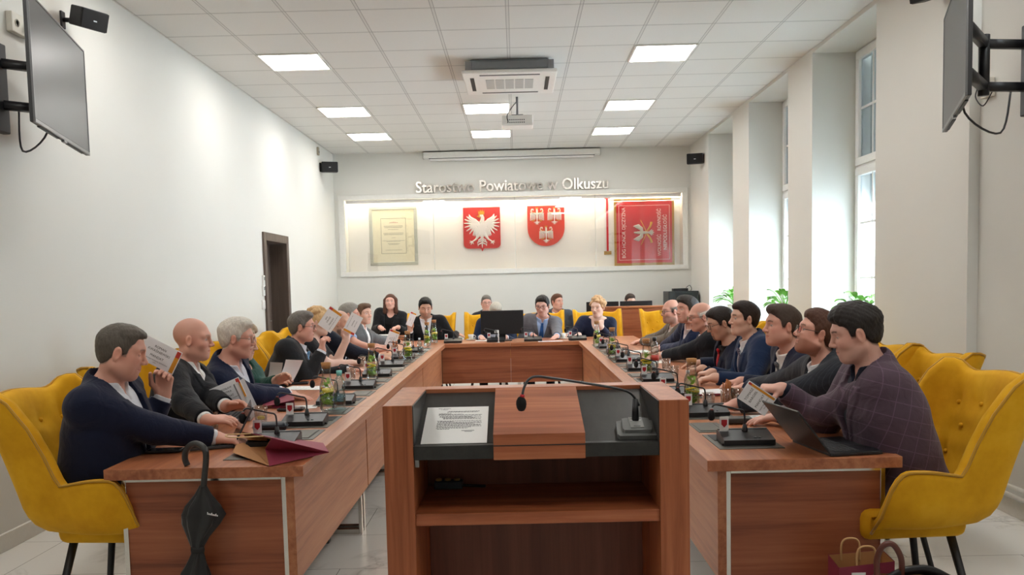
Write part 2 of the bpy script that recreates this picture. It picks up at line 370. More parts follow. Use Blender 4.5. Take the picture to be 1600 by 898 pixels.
def side_table(name, label, side, y0, y1, seats, near=False):
    xa, xb = (TXL0, TXL1) if side < 0 else (TXR0, TXR1)
    t = thing(name, label, 'table', (0, 0, 0), 0, 'conference tables of the horseshoe')
    MB().box(xa, xb, y0+.001, y1-.001, TT-.045, TT, .002).build('tabletop', W_TOP if not near else W_TOP, t)
    xi = xb if side < 0 else xa        # inner edge
    a, b = (xi-.08, xi-.045) if side < 0 else (xi+.045, xi+.08)
    MB().box(a, b, y0+.022, y1-.002, .28, TT-.046, .001).build('modesty_panel', W_SIDE, t)
    xo = xa+.055 if side < 0 else xb-.055
    xs = sorted((xo, a if side < 0 else b))
    for yy, nm in ((y0+.03, 1), (y1-.05, 0)):
        fr = MB(); lo, hi = xs
        fr.box(lo, lo+.02, yy, yy+.04, 0, TT-.05, .002); fr.box(hi-.02, hi, yy, yy+.04, 0, TT-.05, .002); fr.box(lo+.02, hi-.02, yy, yy+.04, TT-.06, TT-.05); fr.box(lo+.02, hi-.02, yy, yy+.04, 0, .03)
        fr.build('leg_frame', M_CHROME, t)
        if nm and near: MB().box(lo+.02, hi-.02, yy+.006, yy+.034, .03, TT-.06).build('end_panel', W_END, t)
    if side < 0 and near:
        cs = MB()
        for k in range(12): cs.box(-1.17, -1.11, y1-.3+.0, y1-.24, .02+k*.055, .065+k*.055, .008)
        cs.build('cable_spine', M_BLACK, t)
    for s in seats:
        ys = 3.5+.77*s
        if side < 0: hatch(t, xi-.375, xi-.105, ys, ys+.37, True, 1); hatch(t, xi-.245, xi-.1, ys+.44, ys+.71, False, 1)
        else: hatch(t, xi+.1, xi+.375, ys, ys+.34, True, -1); hatch(t, xi+.1, xi+.245, ys+.40, ys+.66, False, -1)
side_table('conference_table', 'reddish wooden table unit at left front with umbrella hung on its end', -1, 3.36, 5.02, (0, 1), True)
side_table('conference_table', 'second table unit of the left row behind the front one', -1, 5.02, 6.56, (2, 3))
side_table('conference_table', 'third table unit of the left row from the camera', -1, 6.56, 8.10, (4, 5))
side_table('conference_table', 'fourth table unit of the left row next to the far cross table', -1, 8.10, 10.17, (6, 7))
side_table('conference_table', 'reddish wooden table unit at right front under the black laptop', 1, 3.29, 5.0, (0, 1), True)
side_table('conference_table', 'second table unit of the right row behind the front one', 1, 5.0, 6.54, (2, 3))
side_table('conference_table', 'third table unit of the right row from the camera', 1, 6.54, 8.08, (4, 5))
side_table('conference_table', 'fourth table unit of the right row next to the far cross table', 1, 8.08, 10.17, (6, 7))
for xa, xb, lb in ((TXL0, -.09, 'left half of the far cross table, under the black suited man'), (-.09, TXR1, 'right half of the far cross table, under the grey suited man')):
    t = thing('conference_table', lb, 'table', (0, 0, 0), 0, 'conference tables of the horseshoe')
    MB().box(xa+.001, xb-.001, TYF+.001, TYB, TT-.045, TT, .002).build('tabletop', W_TOPX, t)
    pa, pb = max(xa, TXL1-.045), min(xb, TXR0+.045)
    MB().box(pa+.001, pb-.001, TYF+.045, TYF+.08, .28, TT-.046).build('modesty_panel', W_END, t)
    for xx in (xa+.08, xb-.12):
        fr = MB(); fr.box(xx, xx+.04, TYF+.1, TYF+.12, 0, TT-.05); fr.box(xx, xx+.04, TYB-.1, TYB-.08, 0, TT-.05); fr.box(xx, xx+.04, TYF+.12, TYB-.1, 0, .03); fr.box(xx, xx+.04, TYF+.12, TYB-.1, TT-.06, TT-.05); fr.build('leg_frame', M_CHROME, t)

# ------------------------------------------------------------------ lectern
LX0, LX1, LY0, LY1, LZ = -.426, .527, 2.585, 3.06, 1.118
M_LBLK = wood('lectern_black_veneer', '#1f1f1e', '#292928', '#333331', 1, .42)
t = thing('lectern', 'reddish wooden lectern with black sloped reading board in centre foreground', 'lectern', (0, 0, 0))
pw = .092
MB().box(LX0, LX0+pw, LY0, LY1, 0, LZ, .002).build('side_panel', W_UP, t)
MB().box(LX1-pw, LX1, LY0, LY1, 0, LZ, .002).build('side_panel', W_UP, t)
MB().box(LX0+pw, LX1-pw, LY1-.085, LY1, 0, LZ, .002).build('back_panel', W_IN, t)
MB().box(LX0+pw, LX1-pw, LY1-.086, LY1+.001, LZ-.02, LZ+.001, .002).build('top_rim', W_LECX, t)
a, b = LX0+pw, LX1-pw
m = MB()      # black well: sloped board, lip, side linings
yb, zb, yf, zf = LY1-.086, 1.105, LY0+.035, .985
Mx = Matrix(((0, 0, 1, 0), (1, 0, 0, 0), (0, 1, 0, 0), (0, 0, 0, 1)))
m.prism([(yf, zf), (yb, zb), (yb, zb-.03), (yf, zf-.03)], a, b, Mx)
m.build('reading_board', M_LBLK, t)
m = MB(); m.box(a, b, LY0+.005, LY0+.035, .944, .988, .002); m.build('front_lip', M_LBLK, t)
for xx in (a, b-.003):
    m = MB(); m.prism([(LY0+.006, .99), (yb, .99), (yb, LZ-.003), (LY0+.006, LZ-.003)], xx, xx+.003, Mx); m.build('side_lining', M_LBLK, t)
m = MB(); m.prism([(LY0-.004, 1.022), (yb-.002, LZ+.0), (yb-.002, zb-.02), (LY0+.04, .95), (LY0-.004, .942)], -.083, .203, Mx); m.build('centre_block', W_LECX, t)
m = MB(); m.box(-.0835, .2035, LY0-.0055, LY0-.003, .985, .988); m.build('groove', M_DARK, t)
MB().box(a, b, LY0+.01, LY1-.085, .733, .772, .002).build('shelf', W_LECX, t)
MB().box(a, b, LY0+.03, LY1-.085, .03, .06, .002).build('bottom_board', W_LECX, t)
MB().box(a+.002, a+.016, LY0+.012, LY0+.03, .92, .944, .002).build('bracket', M_STEEL, t)
# printed sheet on the reading board
sl = (zb-zf)/(yb-yf); ln = math.hypot(yb-yf, zb-zf)
def board(x, s, h=.0): # s metres up the slope from the lip
    return Vector((x, yf+(yb-yf)*s/ln, zf+(zb-zf)*s/ln+h))
M_PAPER = flat('#f3f3f1', .55, vary=.01); M_INK = flat('#55565a', .7)
t = thing('printed_sheet', 'white printed page lying on left of the lectern reading board', 'paper', board(-.21, .0, .002))
FB = frame((0, 0, 0), (1, 0, 0), (0, (yb-yf)/ln, (zb-zf)/ln))
pm = MB(); pm.box(-.105, .105, .004, .297*.86, .0, .0012, M=FB); pm.build('sheet', M_PAPER, t)
ink = MB(); random.seed(3)
text_mb(ink, 'RADA POWIATU', .0055, FB @ Matrix.Translation((-.045, .243, .0016)), bold=.0002)
text_mb(ink, 'w Olkuszu', .0055, FB @ Matrix.Translation((-.045, .236, .0016)), bold=.0002)
rows_ = [(.222, -.03, .075), (.217, -.035, .07), (.206, -.062, -.02), (.201, -.062, .02), (.196, -.062, .085), (.188, -.058, .08), (.183, -.058, .05), (.178, -.05, .082), (.173, -.045, .06), (.168, -.045, .082),
         (.155, -.064, .085), (.150, -.062, -.01), (.145, -.062, .083), (.139, -.064, .084), (.134, -.062, .06), (.128, -.064, .084), (.122, -.064, .08), (.116, -.064, .084), (.110, -.062, .05), (.104, -.064, .04), (.098, -.06, -.02)]
for yy, x0, x1 in rows_:
    x = x0
    while x < x1:
        wd = random.uniform(.003, .011); ink.box(x, min(x+wd, x1), yy-.0011, yy+.0011, .0013, .0017, M=FB); x += wd+.0018
ink.box(.02, .062, .085, .0875, .0013, .0017, M=FB); ink.box(.03, .055, .079, .081, .0013, .0017, M=FB)
ink.build('print', M_INK, t)
# gooseneck microphone on the board
M_MGREY = flat('#6f7170', .45); M_FOAM = flat('#141416', .95, bump=.5, scale=80); M_RED = flat('#c8202a', .4)
t = thing('lectern_microphone', 'grey based gooseneck microphone on right of the lectern board', 'microphone', board(.375, .055, .001))
bm_ = MB(); P = [(-.058, -.048), (.058, -.048), (.065, -.035), (.06, .05), (.042, .056), (-.042, .056), (-.06, .05), (-.065, -.035)]
bm_.prism([(x*1.0, y) for x, y in P], 0, .014, FB); bm_.prism([(x*.72, y*.78+.006) for x, y in P], .012, .026, FB); bm_.build('base', M_MGREY, t)
MB().box(-.022, .022, -.02, .05, .026, .0285, .001, FB).build('key_plate', flat('#8b8d8a', .4), t)
MB().ball((0, -.01, .0285), (.012, .006, .002), 12, FB).build('button', M_MGREY, t)
tx = MB(); tx.box(-.018, .018, .026, .0295, .0284, .0292, M=FB); tx.build('lettering', M_PAPER, t)
n0 = FB @ Vector((0, .045, .03))
MB().tube([n0+Vector((0, -.012, -.01)), n0+Vector((.002, 0, .06))], [.012, .009], 12).build('neck_socket', M_BLACK, t)
def rel(px, py, Y): return onY(px, py, Y)-board(.375, .055, .001)
nk = [n0+Vector((.002, 0, .055)), rel(998, 632, 2.78), rel(985, 614, 2.76), rel(960, 606, 2.72), rel(905, 597, 2.68), rel(865, 591, 2.65), rel(838, 588, 2.63), rel(826, 593, 2.62), rel(819, 605, 2.615), rel(816, 618, 2.61)]
MB().tube(smooth_curve(nk, 6), .0042, 10).build('gooseneck', flat('#3e4043', .4), t)
MB().tube([rel(816.5, 616, 2.61), rel(815.5, 621, 2.61)], .0075, 14).build('light_ring', M_RED, t)
e = rel(814.5, 631, 2.61); fm = MB(); fm.lathe([(.001, -.023), (.009, -.021), (.0145, -.012), (.0165, 0), (.0155, .01), (.011, .019), (.007, .023)], 18, Matrix.Translation(e)); fm.build('foam_windscreen', M_FOAM, t)
# power strip left on the lectern shelf
t = thing('power_strip', 'dark power strip lying at the back left of the lectern shelf', 'power strip', (-.235, 2.92, .773))
MB().box(-.07, .03, -.02, .02, 0, .028, .004).build('body', flat('#26303a', .5), t)
k = MB(); 
for i in range(3): k.lathe([(.011, .026), (.011, .034), (.006, .036)], 12, Matrix.Translation((-.055+i*.032, 0, 0)))
k.build('socket', flat('#a58a4a', .4, .3), t)
MB().tube(smooth_curve([(.03, 0, .01), (.07, .005, .006), (.11, .0, .005)], 5), .005, 8).build('cable', M_BLACK, t)

# ------------------------------------------------------------------ yellow wing chairs
def velvet():
    t = NT('yellow_velvet'); v = t.coord(); f = t.noise(v, 5, 4, .6)
    t.l(t.ramp(f, [(.3, '#cd9210'), (.55, '#e0a61a'), (.75, '#ebb52c')]), t.b.inputs['Base Color']); t.set(Roughness=.75)
    t.b.inputs['Sheen Weight'].default_value = .55; t.b.inputs['Sheen Roughness'].default_value = .35; t.b.inputs['Sheen Tint'].default_value = lin('#ffd860'); t.b.inputs['Specular IOR Level'].default_value = .2
    t.bump(t.noise(v, 40, 3), .08, .01); return t.m
M_VEL = velvet(); M_VELP = flat('#b98713', .7, sheen=.3); M_LEG = flat('#1b1c1e', .45)
def sstep(a, b, x): t = min(1, max(0, (x-a)/(b-a))); return t*t*(3-2*t)
def chair_master(nu=64, nv=16):
    t = thing('wing_chair', 'x', 'chair')
    def foot(u):          # u -1..1 round the U, local forward +x, left +y
        a = abs(u); s = 1 if u > 0 else -1
        if a < .30: q = a/.30; ang = q*PI/2*.92; x = -.245-.045*math.cos(ang)+.0; y = .235*math.sin(ang); x = -.29+.05*(1-math.cos(ang)); 
        else:
            q = (a-.30)/.70; x = -.24+.43*q; y = .235+.075*math.sin(min(1, q*1.6)*PI/2)-.02*sstep(.6, 1, q)
        return x, s*y
    def top(u):
        a = abs(u)
        ears = 1.07+.035*math.exp(-((a-.33)/.09)**2)-.02*math.exp(-((a-.17)/.1)**2)
        arm = .715-.015*math.cos((a-.4)*9)
        z = arm+(ears-arm)*(1-sstep(.34, .50, a)); z -= .24*max(0, (a-.80)/.2)**2.2
        return z
    def wingw(u): return 1-sstep(.30, .50, abs(u))
    rows_ = []; pip = []; inner = []
    btn = [(uu, zz) for zz, us in ((.92, (-.19, -.065, .065, .19)), (.80, (-.13, 0, .13)), (.68, (-.19, -.065, .065, .19))) for uu in us]
    for i in range(nu+1):
        u = -1+2*i/nu; x, y = foot(u); zt = top(u); b = wingw(u)
        x2, y2 = foot(min(1, u+.01)); x1, y1 = foot(max(-1, u-.01)); tx_, ty_ = x2-x1, y2-y1; l = math.hypot(tx_, ty_) or 1; nx, ny = ty_/l, -tx_/l   # outward
        if nx*x+ny*y < 0: nx, ny = -nx, -ny
        th = .055; prof = []
        def pos(z, off):
            k = max(0, (z-.45)); lean = b*(-.22*k-.12*k*k); fl = (.05*b+.03)*k*(1 if abs(u) > .05 else abs(u)/.05)
            tuck = -.05*max(0, (.60-z)/.12)**2 if z < .60 else 0
            return (x+nx*(off+tuck)+lean, y+ny*(off+tuck)+math.copysign(fl, y)*min(1, abs(y)/.2), z)
        for j in range(nv+1):
            z = .485+(zt-.02-.485)*j/nv; prof.append(pos(z, th*(1 if j else .75)))
        prof.append(pos(zt-.004, th*.8)); prof.append(pos(zt, th*.45)); prof.append(pos(zt-.004, th*.15))
        pip.append(pos(zt-.004, th*.9))
        for j in range(nv+1):
            z = zt-.02-(zt-.02-.53)*j/nv; d = 0
            if b > .5:
                for bu, bz in btn: d += .022*math.exp(-((u-bu)/.035)**2-((z-bz)/.028)**2)
                d += .006*math.exp(-((abs(u)-.0)/.02)**2)*0
                for bu in (-.19, -.065, .065, .19): d += .007*math.exp(-((u-bu)/.016)**2)*sstep(.62, .7, z)*(1-sstep(.95, 1.02, z))
            prof.append(pos(z, d))
        rows_.append(prof); inner.append(prof)
    m = MB(); m.grid(rows_)
    for rr in (rows_[0], rows_[-1]): m.add(rr, [tuple(range(len(rr)))], smooth=False)
    m.build('shell', M_VEL, t)
    MB().tube(pip, .006, 6).build('piping', M_VELP, t)
    for bu, bz in btn:
        bb = MB()
        i = min(range(nu+1), key=lambda i: abs(-1+2*i/nu-bu)); col = rows_[i][nv+4:]; p = min(col, key=lambda p: abs(p[2]-bz)); bb.ball((p[0]+.006, p[1], p[2]), .011, 8); bb.build('tuft_button', M_VEL, t)
    s = MB(); b = bmesh.new(); bmesh.ops.create_cube(b, size=1)
    for v in b.verts: v.co = Vector((.0+v.co.x*.44, v.co.y*(.54 if v.co.x > 0 else .48), .49+v.co.z*.13))
    bmesh.ops.bevel(b, geom=b.edges[:], offset=.04, segments=3, affect='EDGES', profile=.5); s.bm(b, None, True); s.build('seat', M_VEL, t)
    MB().box(-.2, .16, -.2, .2, .43, .452).build('base_plate', M_LEG, t)
    for sx, sy in ((1, 1), (1, -1), (-1, 1), (-1, -1)):
        l = MB(); a0 = Vector((sx*.15-.02, sy*.17, .45)); b0 = Vector((sx*.23-.03, sy*.26, 0)); l.tube([a0, a0+(b0-a0)*.98, b0], [.019, .014, .014], 4); l.build('leg', M_LEG, t)
    tg = MB(); tg.box(-.2, -.18, -.378, -.372, .60, .63); 
    return t
CHAIR = chair_master()
CHUSED = [False]
def chair(x, y, rz, label):
    if not CHUSED[0]: CHUSED[0] = True; index_children(CHAIR); CHAIR.location = (x, y, 0); CHAIR.rotation_euler = (0, 0, rz); tag(CHAIR, label, 'chair', 'yellow wing chairs around the tables'); return CHAIR
    return dup(CHAIR, (x, y, 0), rz, label, 'yellow wing chairs around the tables')
LS = [3.74, 4.75, 5.35, 6.0, 6.65, 7.15, 7.75, 8.45, 9.15, 9.85]
# ------------------------------------------------------------------ people: implicit surfaces meshed with surface nets
A3 = lambda *v: np.array(v, dtype=np.float64)
def nrm(v): v = np.asarray(v, float); return v/(np.linalg.norm(v)+1e-9)
class Field:
    def __init__(s, lo, hi, h):
        s.lo = np.array(lo, float); s.h = h; n = [int(math.ceil((b-a)/h))+1 for a, b in zip(lo, hi)]
        s.ax = [(np.float32(lo[i])+np.arange(n[i], dtype=np.float32)*np.float32(h)) for i in range(3)]
        s.F = np.full(n, .2, np.float32)
    def sl(s, lo, hi):
        r = []
        for i in range(3):
            a = int(math.floor((lo[i]-s.lo[i])/s.h)); b = int(math.ceil((hi[i]-s.lo[i])/s.h))+1
            r.append(slice(max(0, a), max(0, min(s.F.shape[i], b))))
        return tuple(r)
    def sub(s, lo, hi):
        q = s.sl(lo, hi)
        if any(x.stop <= x.start for x in q): return None, None
        return q, (s.ax[0][q[0]][:, None, None], s.ax[1][q[1]][None, :, None], s.ax[2][q[2]][None, None, :])
    def add(s, f, lo, hi, k=.02):
        m = k+.03; q, X = s.sub(np.array(lo)-m, np.array(hi)+m)
        if q is None: return
        d = f(*X); a = s.F[q]; hh = np.maximum(k-np.abs(a-d), 0)/k; s.F[q] = np.minimum(a, d)-hh*hh*k*.25
    def cut(s, f, lo, hi, k=.004):
        q, X = s.sub(lo, hi)
        if q is None: return
        d = -f(*X); a = s.F[q]; hh = np.maximum(k-np.abs(a-d), 0)/k; s.F[q] = np.maximum(a, d)+hh*hh*k*.25
    def cone(s, a, b, ra, rb, k=.02):
        a = np.asarray(a, float); b = np.asarray(b, float); r = max(ra, rb); s.add(rcone(a, b, ra, rb), np.minimum(a, b)-r, np.maximum(a, b)+r, k)
    def ell(s, c, rad, Rm=None, k=.02, cut=False, kk=.004):
        c = np.asarray(c, float); r = max(rad); f = ellf(c, rad, Rm)
        if cut: s.cut(f, c-r-.03, c+r+.03, kk)
        else: s.add(f, c-r, c+r, k)
    def mesh(s): return surfnets(s.F, s.ax)
def rcone(a, b, ra, rb):
    ab = b-a; L = float(ab@ab)+1e-9
    def f(X, Y, Z):
        x, y, z = X-np.float32(a[0]), Y-np.float32(a[1]), Z-np.float32(a[2])
        t = np.clip((x*np.float32(ab[0])+y*np.float32(ab[1])+z*np.float32(ab[2]))/np.float32(L), 0, 1)
        x = x-t*np.float32(ab[0]); y = y-t*np.float32(ab[1]); z = z-t*np.float32(ab[2])
        return np.sqrt(x*x+y*y+z*z)-(np.float32(ra)+t*np.float32(rb-ra))
    return f
def ellf(c, rad, Rm=None):
    M = np.eye(3) if Rm is None else np.asarray(Rm, float).T
    M = M.astype(np.float32); c = np.asarray(c, np.float32); r = np.asarray(rad, np.float32)
    def f(X, Y, Z):
        x, y, z = X-c[0], Y-c[1], Z-c[2]
        u = [(M[i, 0]*x+M[i, 1]*y+M[i, 2]*z)/r[i] for i in range(3)]
        k0 = np.sqrt(u[0]**2+u[1]**2+u[2]**2); k1 = np.sqrt((u[0]/r[0])**2+(u[1]/r[1])**2+(u[2]/r[2])**2)+1e-6
        return k0*(k0-1)/k1
    return f
def surfnets(F, ax):
    I = F < 0; nx, ny, nz = F.shape
    c = np.zeros((nx-1, ny-1, nz-1), np.uint8)
    for i in (0, 1):
        for j in (0, 1):
            for k in (0, 1): c += I[i:nx-1+i, j:ny-1+j, k:nz-1+k]
    cell = np.argwhere((c > 0) & (c < 8)); idx = np.full(c.shape, -1, np.int32); idx[cell[:, 0], cell[:, 1], cell[:, 2]] = np.arange(len(cell))
    cor = [(i, j, k) for i in (0, 1) for j in (0, 1) for k in (0, 1)]
    V = [F[cell[:, 0]+i, cell[:, 1]+j, cell[:, 2]+k] for i, j, k in cor]
    acc = np.zeros((len(cell), 3), np.float32); cnt = np.zeros(len(cell), np.float32)
    for a in range(8):
        for b in range(a+1, 8):
            df = [cor[b][m]-cor[a][m] for m in range(3)]
            if sum(abs(x) for x in df) != 1: continue
            m = (V[a] < 0) != (V[b] < 0); t = V[a]/np.where(m, V[a]-V[b], 1)
            for q in range(3): acc[:, q] += np.where(m, cor[a][q]+t*df[q], 0)
            cnt += m
    p = acc/np.maximum(cnt, 1)[:, None]+cell; h = [x[1]-x[0] for x in ax]
    P = np.stack([ax[q][0]+p[:, q]*h[q] for q in range(3)], 1)
    Q = []
    for d in range(3):
        e1, e2 = [(1, 2), (2, 0), (0, 1)][d]
        s0 = [slice(None)]*3; s1 = [slice(None)]*3; s0[d] = slice(0, -1); s1[d] = slice(1, None)
        A = I[tuple(s0)]; B = I[tuple(s1)]; ch = np.argwhere(A != B)
        ch = ch[(ch[:, e1] > 0) & (ch[:, e2] > 0) & (ch[:, e1] < F.shape[e1]-1) & (ch[:, e2] < F.shape[e2]-1)]
        st = I[ch[:, 0], ch[:, 1], ch[:, 2]]
        def g(o1, o2): x = ch.copy(); x[:, e1] -= o1; x[:, e2] -= o2; return idx[x[:, 0], x[:, 1], x[:, 2]]
        q = np.stack([g(1, 1), g(0, 1), g(0, 0), g(1, 0)], 1); q[~st] = q[~st][:, ::-1]; Q.append(q)
    return P, np.concatenate(Q)
def npmesh(name, P, Q, mat, parent=None, col=None):
    me = bpy.data.meshes.new(name); me.vertices.add(len(P)); me.vertices.foreach_set('co', P.astype(np.float32).ravel())
    me.loops.add(len(Q)*4); me.loops.foreach_set('vertex_index', Q.astype(np.int32).ravel()); me.polygons.add(len(Q))
    me.polygons.foreach_set('loop_start', np.arange(len(Q), dtype=np.int32)*4); me.polygons.foreach_set('use_smooth', np.ones(len(Q), bool))
    me.materials.append(mat); me.update(); me.validate()
    if col is not None:
        a = me.attributes.new('col', 'FLOAT_COLOR', 'POINT'); a.data.foreach_set('color', np.c_[col, np.ones(len(col))].astype(np.float32).ravel())
    return link(name, me, parent)
def biggest(P, Q, frac=.02):         # drop crumbs: keep the connected pieces above a size
    n = len(P); lab = np.arange(n)
    e = np.concatenate([Q[:, [0, 1]], Q[:, [1, 2]], Q[:, [2, 3]]])
    for _ in range(400):
        m = np.minimum(lab[e[:, 0]], lab[e[:, 1]]); old = lab.copy(); np.minimum.at(lab, e[:, 0], m); np.minimum.at(lab, e[:, 1], m); lab = lab[lab]
        if (lab == old).all(): break
    u, inv, c = np.unique(lab, return_inverse=True, return_counts=True); keep = c[inv] >= max(8, frac*c.max())
    if keep.all(): return P, Q
    mp = np.cumsum(keep)-1; Q = Q[keep[Q].all(1)]; return P[keep], mp[Q]
def relax(P, Q, n=3, k=.5):
    e = np.concatenate([Q[:, [0, 1]], Q[:, [1, 2]], Q[:, [2, 3]], Q[:, [3, 0]]]); P = P.astype(np.float64); c = np.bincount(e[:, 0], minlength=len(P))+np.bincount(e[:, 1], minlength=len(P)); c = np.maximum(c, 1)[:, None]
    for i in range(n):
        A = np.stack([np.bincount(e[:, 0], P[e[:, 1], j], len(P))+np.bincount(e[:, 1], P[e[:, 0], j], len(P)) for j in range(3)], 1)/c
        P = P+(A-P)*(k if i % 2 == 0 else -k*.55 if n > 3 else k)
    return P, Q
def rotm(yaw, pitch, roll=0):     # pitch > 0 looks down; local x forward, y left, z up
    cy, sy, cp, sp, cr, sr = math.cos(yaw), math.sin(yaw), math.cos(pitch), math.sin(pitch), math.cos(roll), math.sin(roll)
    return np.array([[cy, -sy, 0], [sy, cy, 0], [0, 0, 1]]) @ np.array([[cp, 0, sp], [0, 1, 0], [-sp, 0, cp]]) @ np.array([[1, 0, 0], [0, cr, -sr], [0, sr, cr]])
M_SKIN = attrmat('skin', .5, .0, .06, 500, .35)
M_LENS = glassmat('spectacle_lens', '#ffffff', .03)
def cloth(h, rough=.85, kind=None):
    key = ('cloth', h, kind)
    if key in MC: return MC[key]
    t = NT('cloth_'+h.strip('#')+(kind or '')); c = lin(h)[:3]; v = t.coord(); f = t.noise(v, 14, 3)
    base = t.mix(f, tuple(x*.85 for x in c), tuple(min(1, x*1.15) for x in c))
    if kind == 'plaid':
        s = t.n('SeparateXYZ'); t.l(v, s.inputs[0])
        def ln(o, off, wd, p=.062): return t.math('COMPARE', t.math('FRACT', t.math('ADD', t.math('DIVIDE', o, p), off)), .5, wd)
        l = t.math('MAXIMUM', ln(t.math('ADD', s.outputs[0], t.math('MULTIPLY', s.outputs[2], .25)), .1, .03), ln(t.math('SUBTRACT', s.outputs[2], t.math('MULTIPLY', s.outputs[0], .25)), .3, .03))
        base = t.mix(t.math('MULTIPLY', l, .3), base, '#8a6f86')
    if kind == 'pin':
        s = t.n('SeparateXYZ'); t.l(v, s.inputs[0]); l = t.math('COMPARE', t.math('FRACT', t.math('DIVIDE', s.outputs[1], .016)), .5, .06)
        base = t.mix(t.math('MULTIPLY', l, .16), base, '#6c6f78')
    if kind == 'stripe':
        s = t.n('SeparateXYZ'); t.l(v, s.inputs[0]); l = t.math('GREATER_THAN', t.math('FRACT', t.math('DIVIDE', t.math('ADD', s.outputs[1], s.outputs[2]), .014)), .6)
        base = t.mix(t.math('MULTIPLY', l, .7), base, '#a8a0ac')
    t.l(base, t.b.inputs['Base Color']); t.set(Roughness=rough); t.b.inputs['Specular IOR Level'].default_value = .2
    t.b.inputs['Sheen Weight'].default_value = .12; t.bump(t.math('ADD', t.noise(v, 11, 3, .5, 1.0), t.math('MULTIPLY', t.noise(v, 500, 2), .04)), .32, .03); MC[key] = t.m; return t.m
def hairmat(h):
    key = ('hair', h)
    if key in MC: return MC[key]
    t = NT('hair_'+h.strip('#')); c = lin(h)[:3]; v = t.coord((1, 1, .35)); f = t.noise(v, 150, 3, .6)
    t.l(t.mix(f, tuple(x*.6 for x in c), tuple(min(1, x*1.35) for x in c)), t.b.inputs['Base Color']); t.set(Roughness=.55); t.b.inputs['Specular IOR Level'].default_value = .3; t.bump(f, .5, .006); MC[key] = t.m; return t.m
HANDS = {'flat': (.12, .2, .15, .35), 'relaxed': (.4, .5, .35, .4), 'pinch': (.85, .75, .45, .75), 'fist': (1.25, 1.4, .9, .9), 'open': (.25, .35, .25, .2)}
def pose_hand(fl, W, d, n, side, style, scale=1.0, rmin=0):
    d = nrm(d); n = np.asarray(n, float); n = nrm(n-d*(n@d)); t = side*np.cross(n, d); c1, c2, c3, th = HANDS[style]; S = scale
    rr = lambda r: max(r*S, rmin)
    for i, (o, ln) in enumerate(((.027, .070), (.009, .078), (-.009, .072), (-.025, .056))):
        k0 = W+d*.012*S+t*o*.55*S; K = W+d*(.088-.004*abs(i-1))*S+t*o*S
        fl.cone(k0, K, rr(.0165), rr(.0125), .014)
        p = K; a = 0
        for j, (q, cc) in enumerate(((.45, c1), (.30, c2), (.25, c3))):
            a += cc*(1+.10*(i-1)); v = d*math.cos(a)+n*math.sin(a)+t*(o*1.2)*(1-min(1, a)); v = nrm(v); e = p+v*ln*q*S
            fl.cone(p, e, rr(.0096-.0009*j), rr(.0089-.0011*j), .004); p = e
    b = W+d*.022*S+t*.022*S+n*.006*S; v = nrm(d*.62+t*.72*(1-th*.5)+n*(.15+.5*th)); e = b+v*.045*S; fl.cone(W+d*.008*S, b, rr(.017), rr(.0155), .014); fl.cone(b, e, rr(.0145), rr(.0112), .008)
    v2 = nrm(d*.8+t*.25*(1-th)+n*(.1+.35*th)); f = e+v2*.034*S; fl.cone(e, f, rr(.0112), rr(.0092), .005); fl.cone(f, f+v2*.018*S, rr(.0094), rr(.0075), .004)
def ik(S, T, a, b, hint):
    d = T-S; L = np.linalg.norm(d); sc = max(1, L/(a+b)*1.004); a *= sc; b *= sc; u = d/L
    x = (a*a-b*b+L*L)/(2*L); h = math.sqrt(max(0, a*a-x*x)); p = np.asarray(hint, float); p = nrm(p-u*(p@u)); return S+u*x+p*h
def head_fields(fl, H, Rm, sp, hs):
    jaw = sp.get('jaw', 1.0); wd = sp.get('wide', 1.0)
    def T(*p): return H+Rm @ (np.array([p[0], p[1]*wd, p[2]])*hs)
    E = lambda c, r, k=.02, **kw: fl.ell(T(*c), [r[0]*hs, r[1]*hs*wd, r[2]*hs], Rm, k*hs, **kw)
    Cn = lambda a, b, ra, rb, k=.02: fl.cone(T(*a), T(*b), ra*hs, rb*hs, k*hs)
    E((-.012, 0, .036), (.098, .076, .089), .02)
    E((.028, 0, -.032), (.060, .060*(.6+.4*jaw), .082), .035)
    for s in (1, -1):
        Cn((-.004, s*.050*jaw, -.058), (.052, s*.022, -.092), .022*jaw, .019, .03)
        E((.050, s*.040, -.022), (.026, .024, .022), .025)
        if jaw > 1.05: E((.035, s*.045, -.06), (.03, .022, .03), .03)
        Cn((.079, s*.010, .029), (.064, s*.046, .028), .012, .011, .022)
    Cn((.066, .012, -.094), (.066, -.012, -.094), .0185, .0185, .022)
    E((.068, 0, -.060), (.020, .030, .022), .022)
    for s in (1, -1): E((.096, s*.031, .007), (.020, .021, .0145), cut=True, kk=.014*hs)
    Cn((.084, 0, .018), (.104, 0, -.022), .0085, .0100, .010); E((.107, 0, -.027), (.0105, .0105, .0095), .008)
    for s in (1, -1): E((.097, s*.013, -.031), (.0105, .008, .008), .006)
    for s in (1, -1):
        E((.0675, s*.032, .006), (.0145, .0150, .0145), .003)
    for s in (1, -1):
        Cn((.0868, 0, -.0548), (.076, s*.022, -.0595), .0050, .003, .007); Cn((.0860, 0, -.0665), (.075, s*.021, -.0625), .0055, .003, .007)
        fl.cut(rcone(T(.096, 0, -.0605), T(.082, s*.027, -.061), .0020*hs, .0012*hs), T(.09, 0, -.06)-.05*hs, T(.09, 0, -.06)+.05*hs, .003*hs)
    if not sp.get('noears'):
        for s in (1, -1):
            Re = Rm @ rotm(s*.45, .15)
            fl.ell(T(-.006, s*.081, -.004), [.020*hs, .0085*hs, .033*hs], Re, .007*hs); fl.ell(T(-.002, s*.090, -.002), [.010*hs, .006*hs, .018*hs], Re, cut=True, kk=.006*hs)
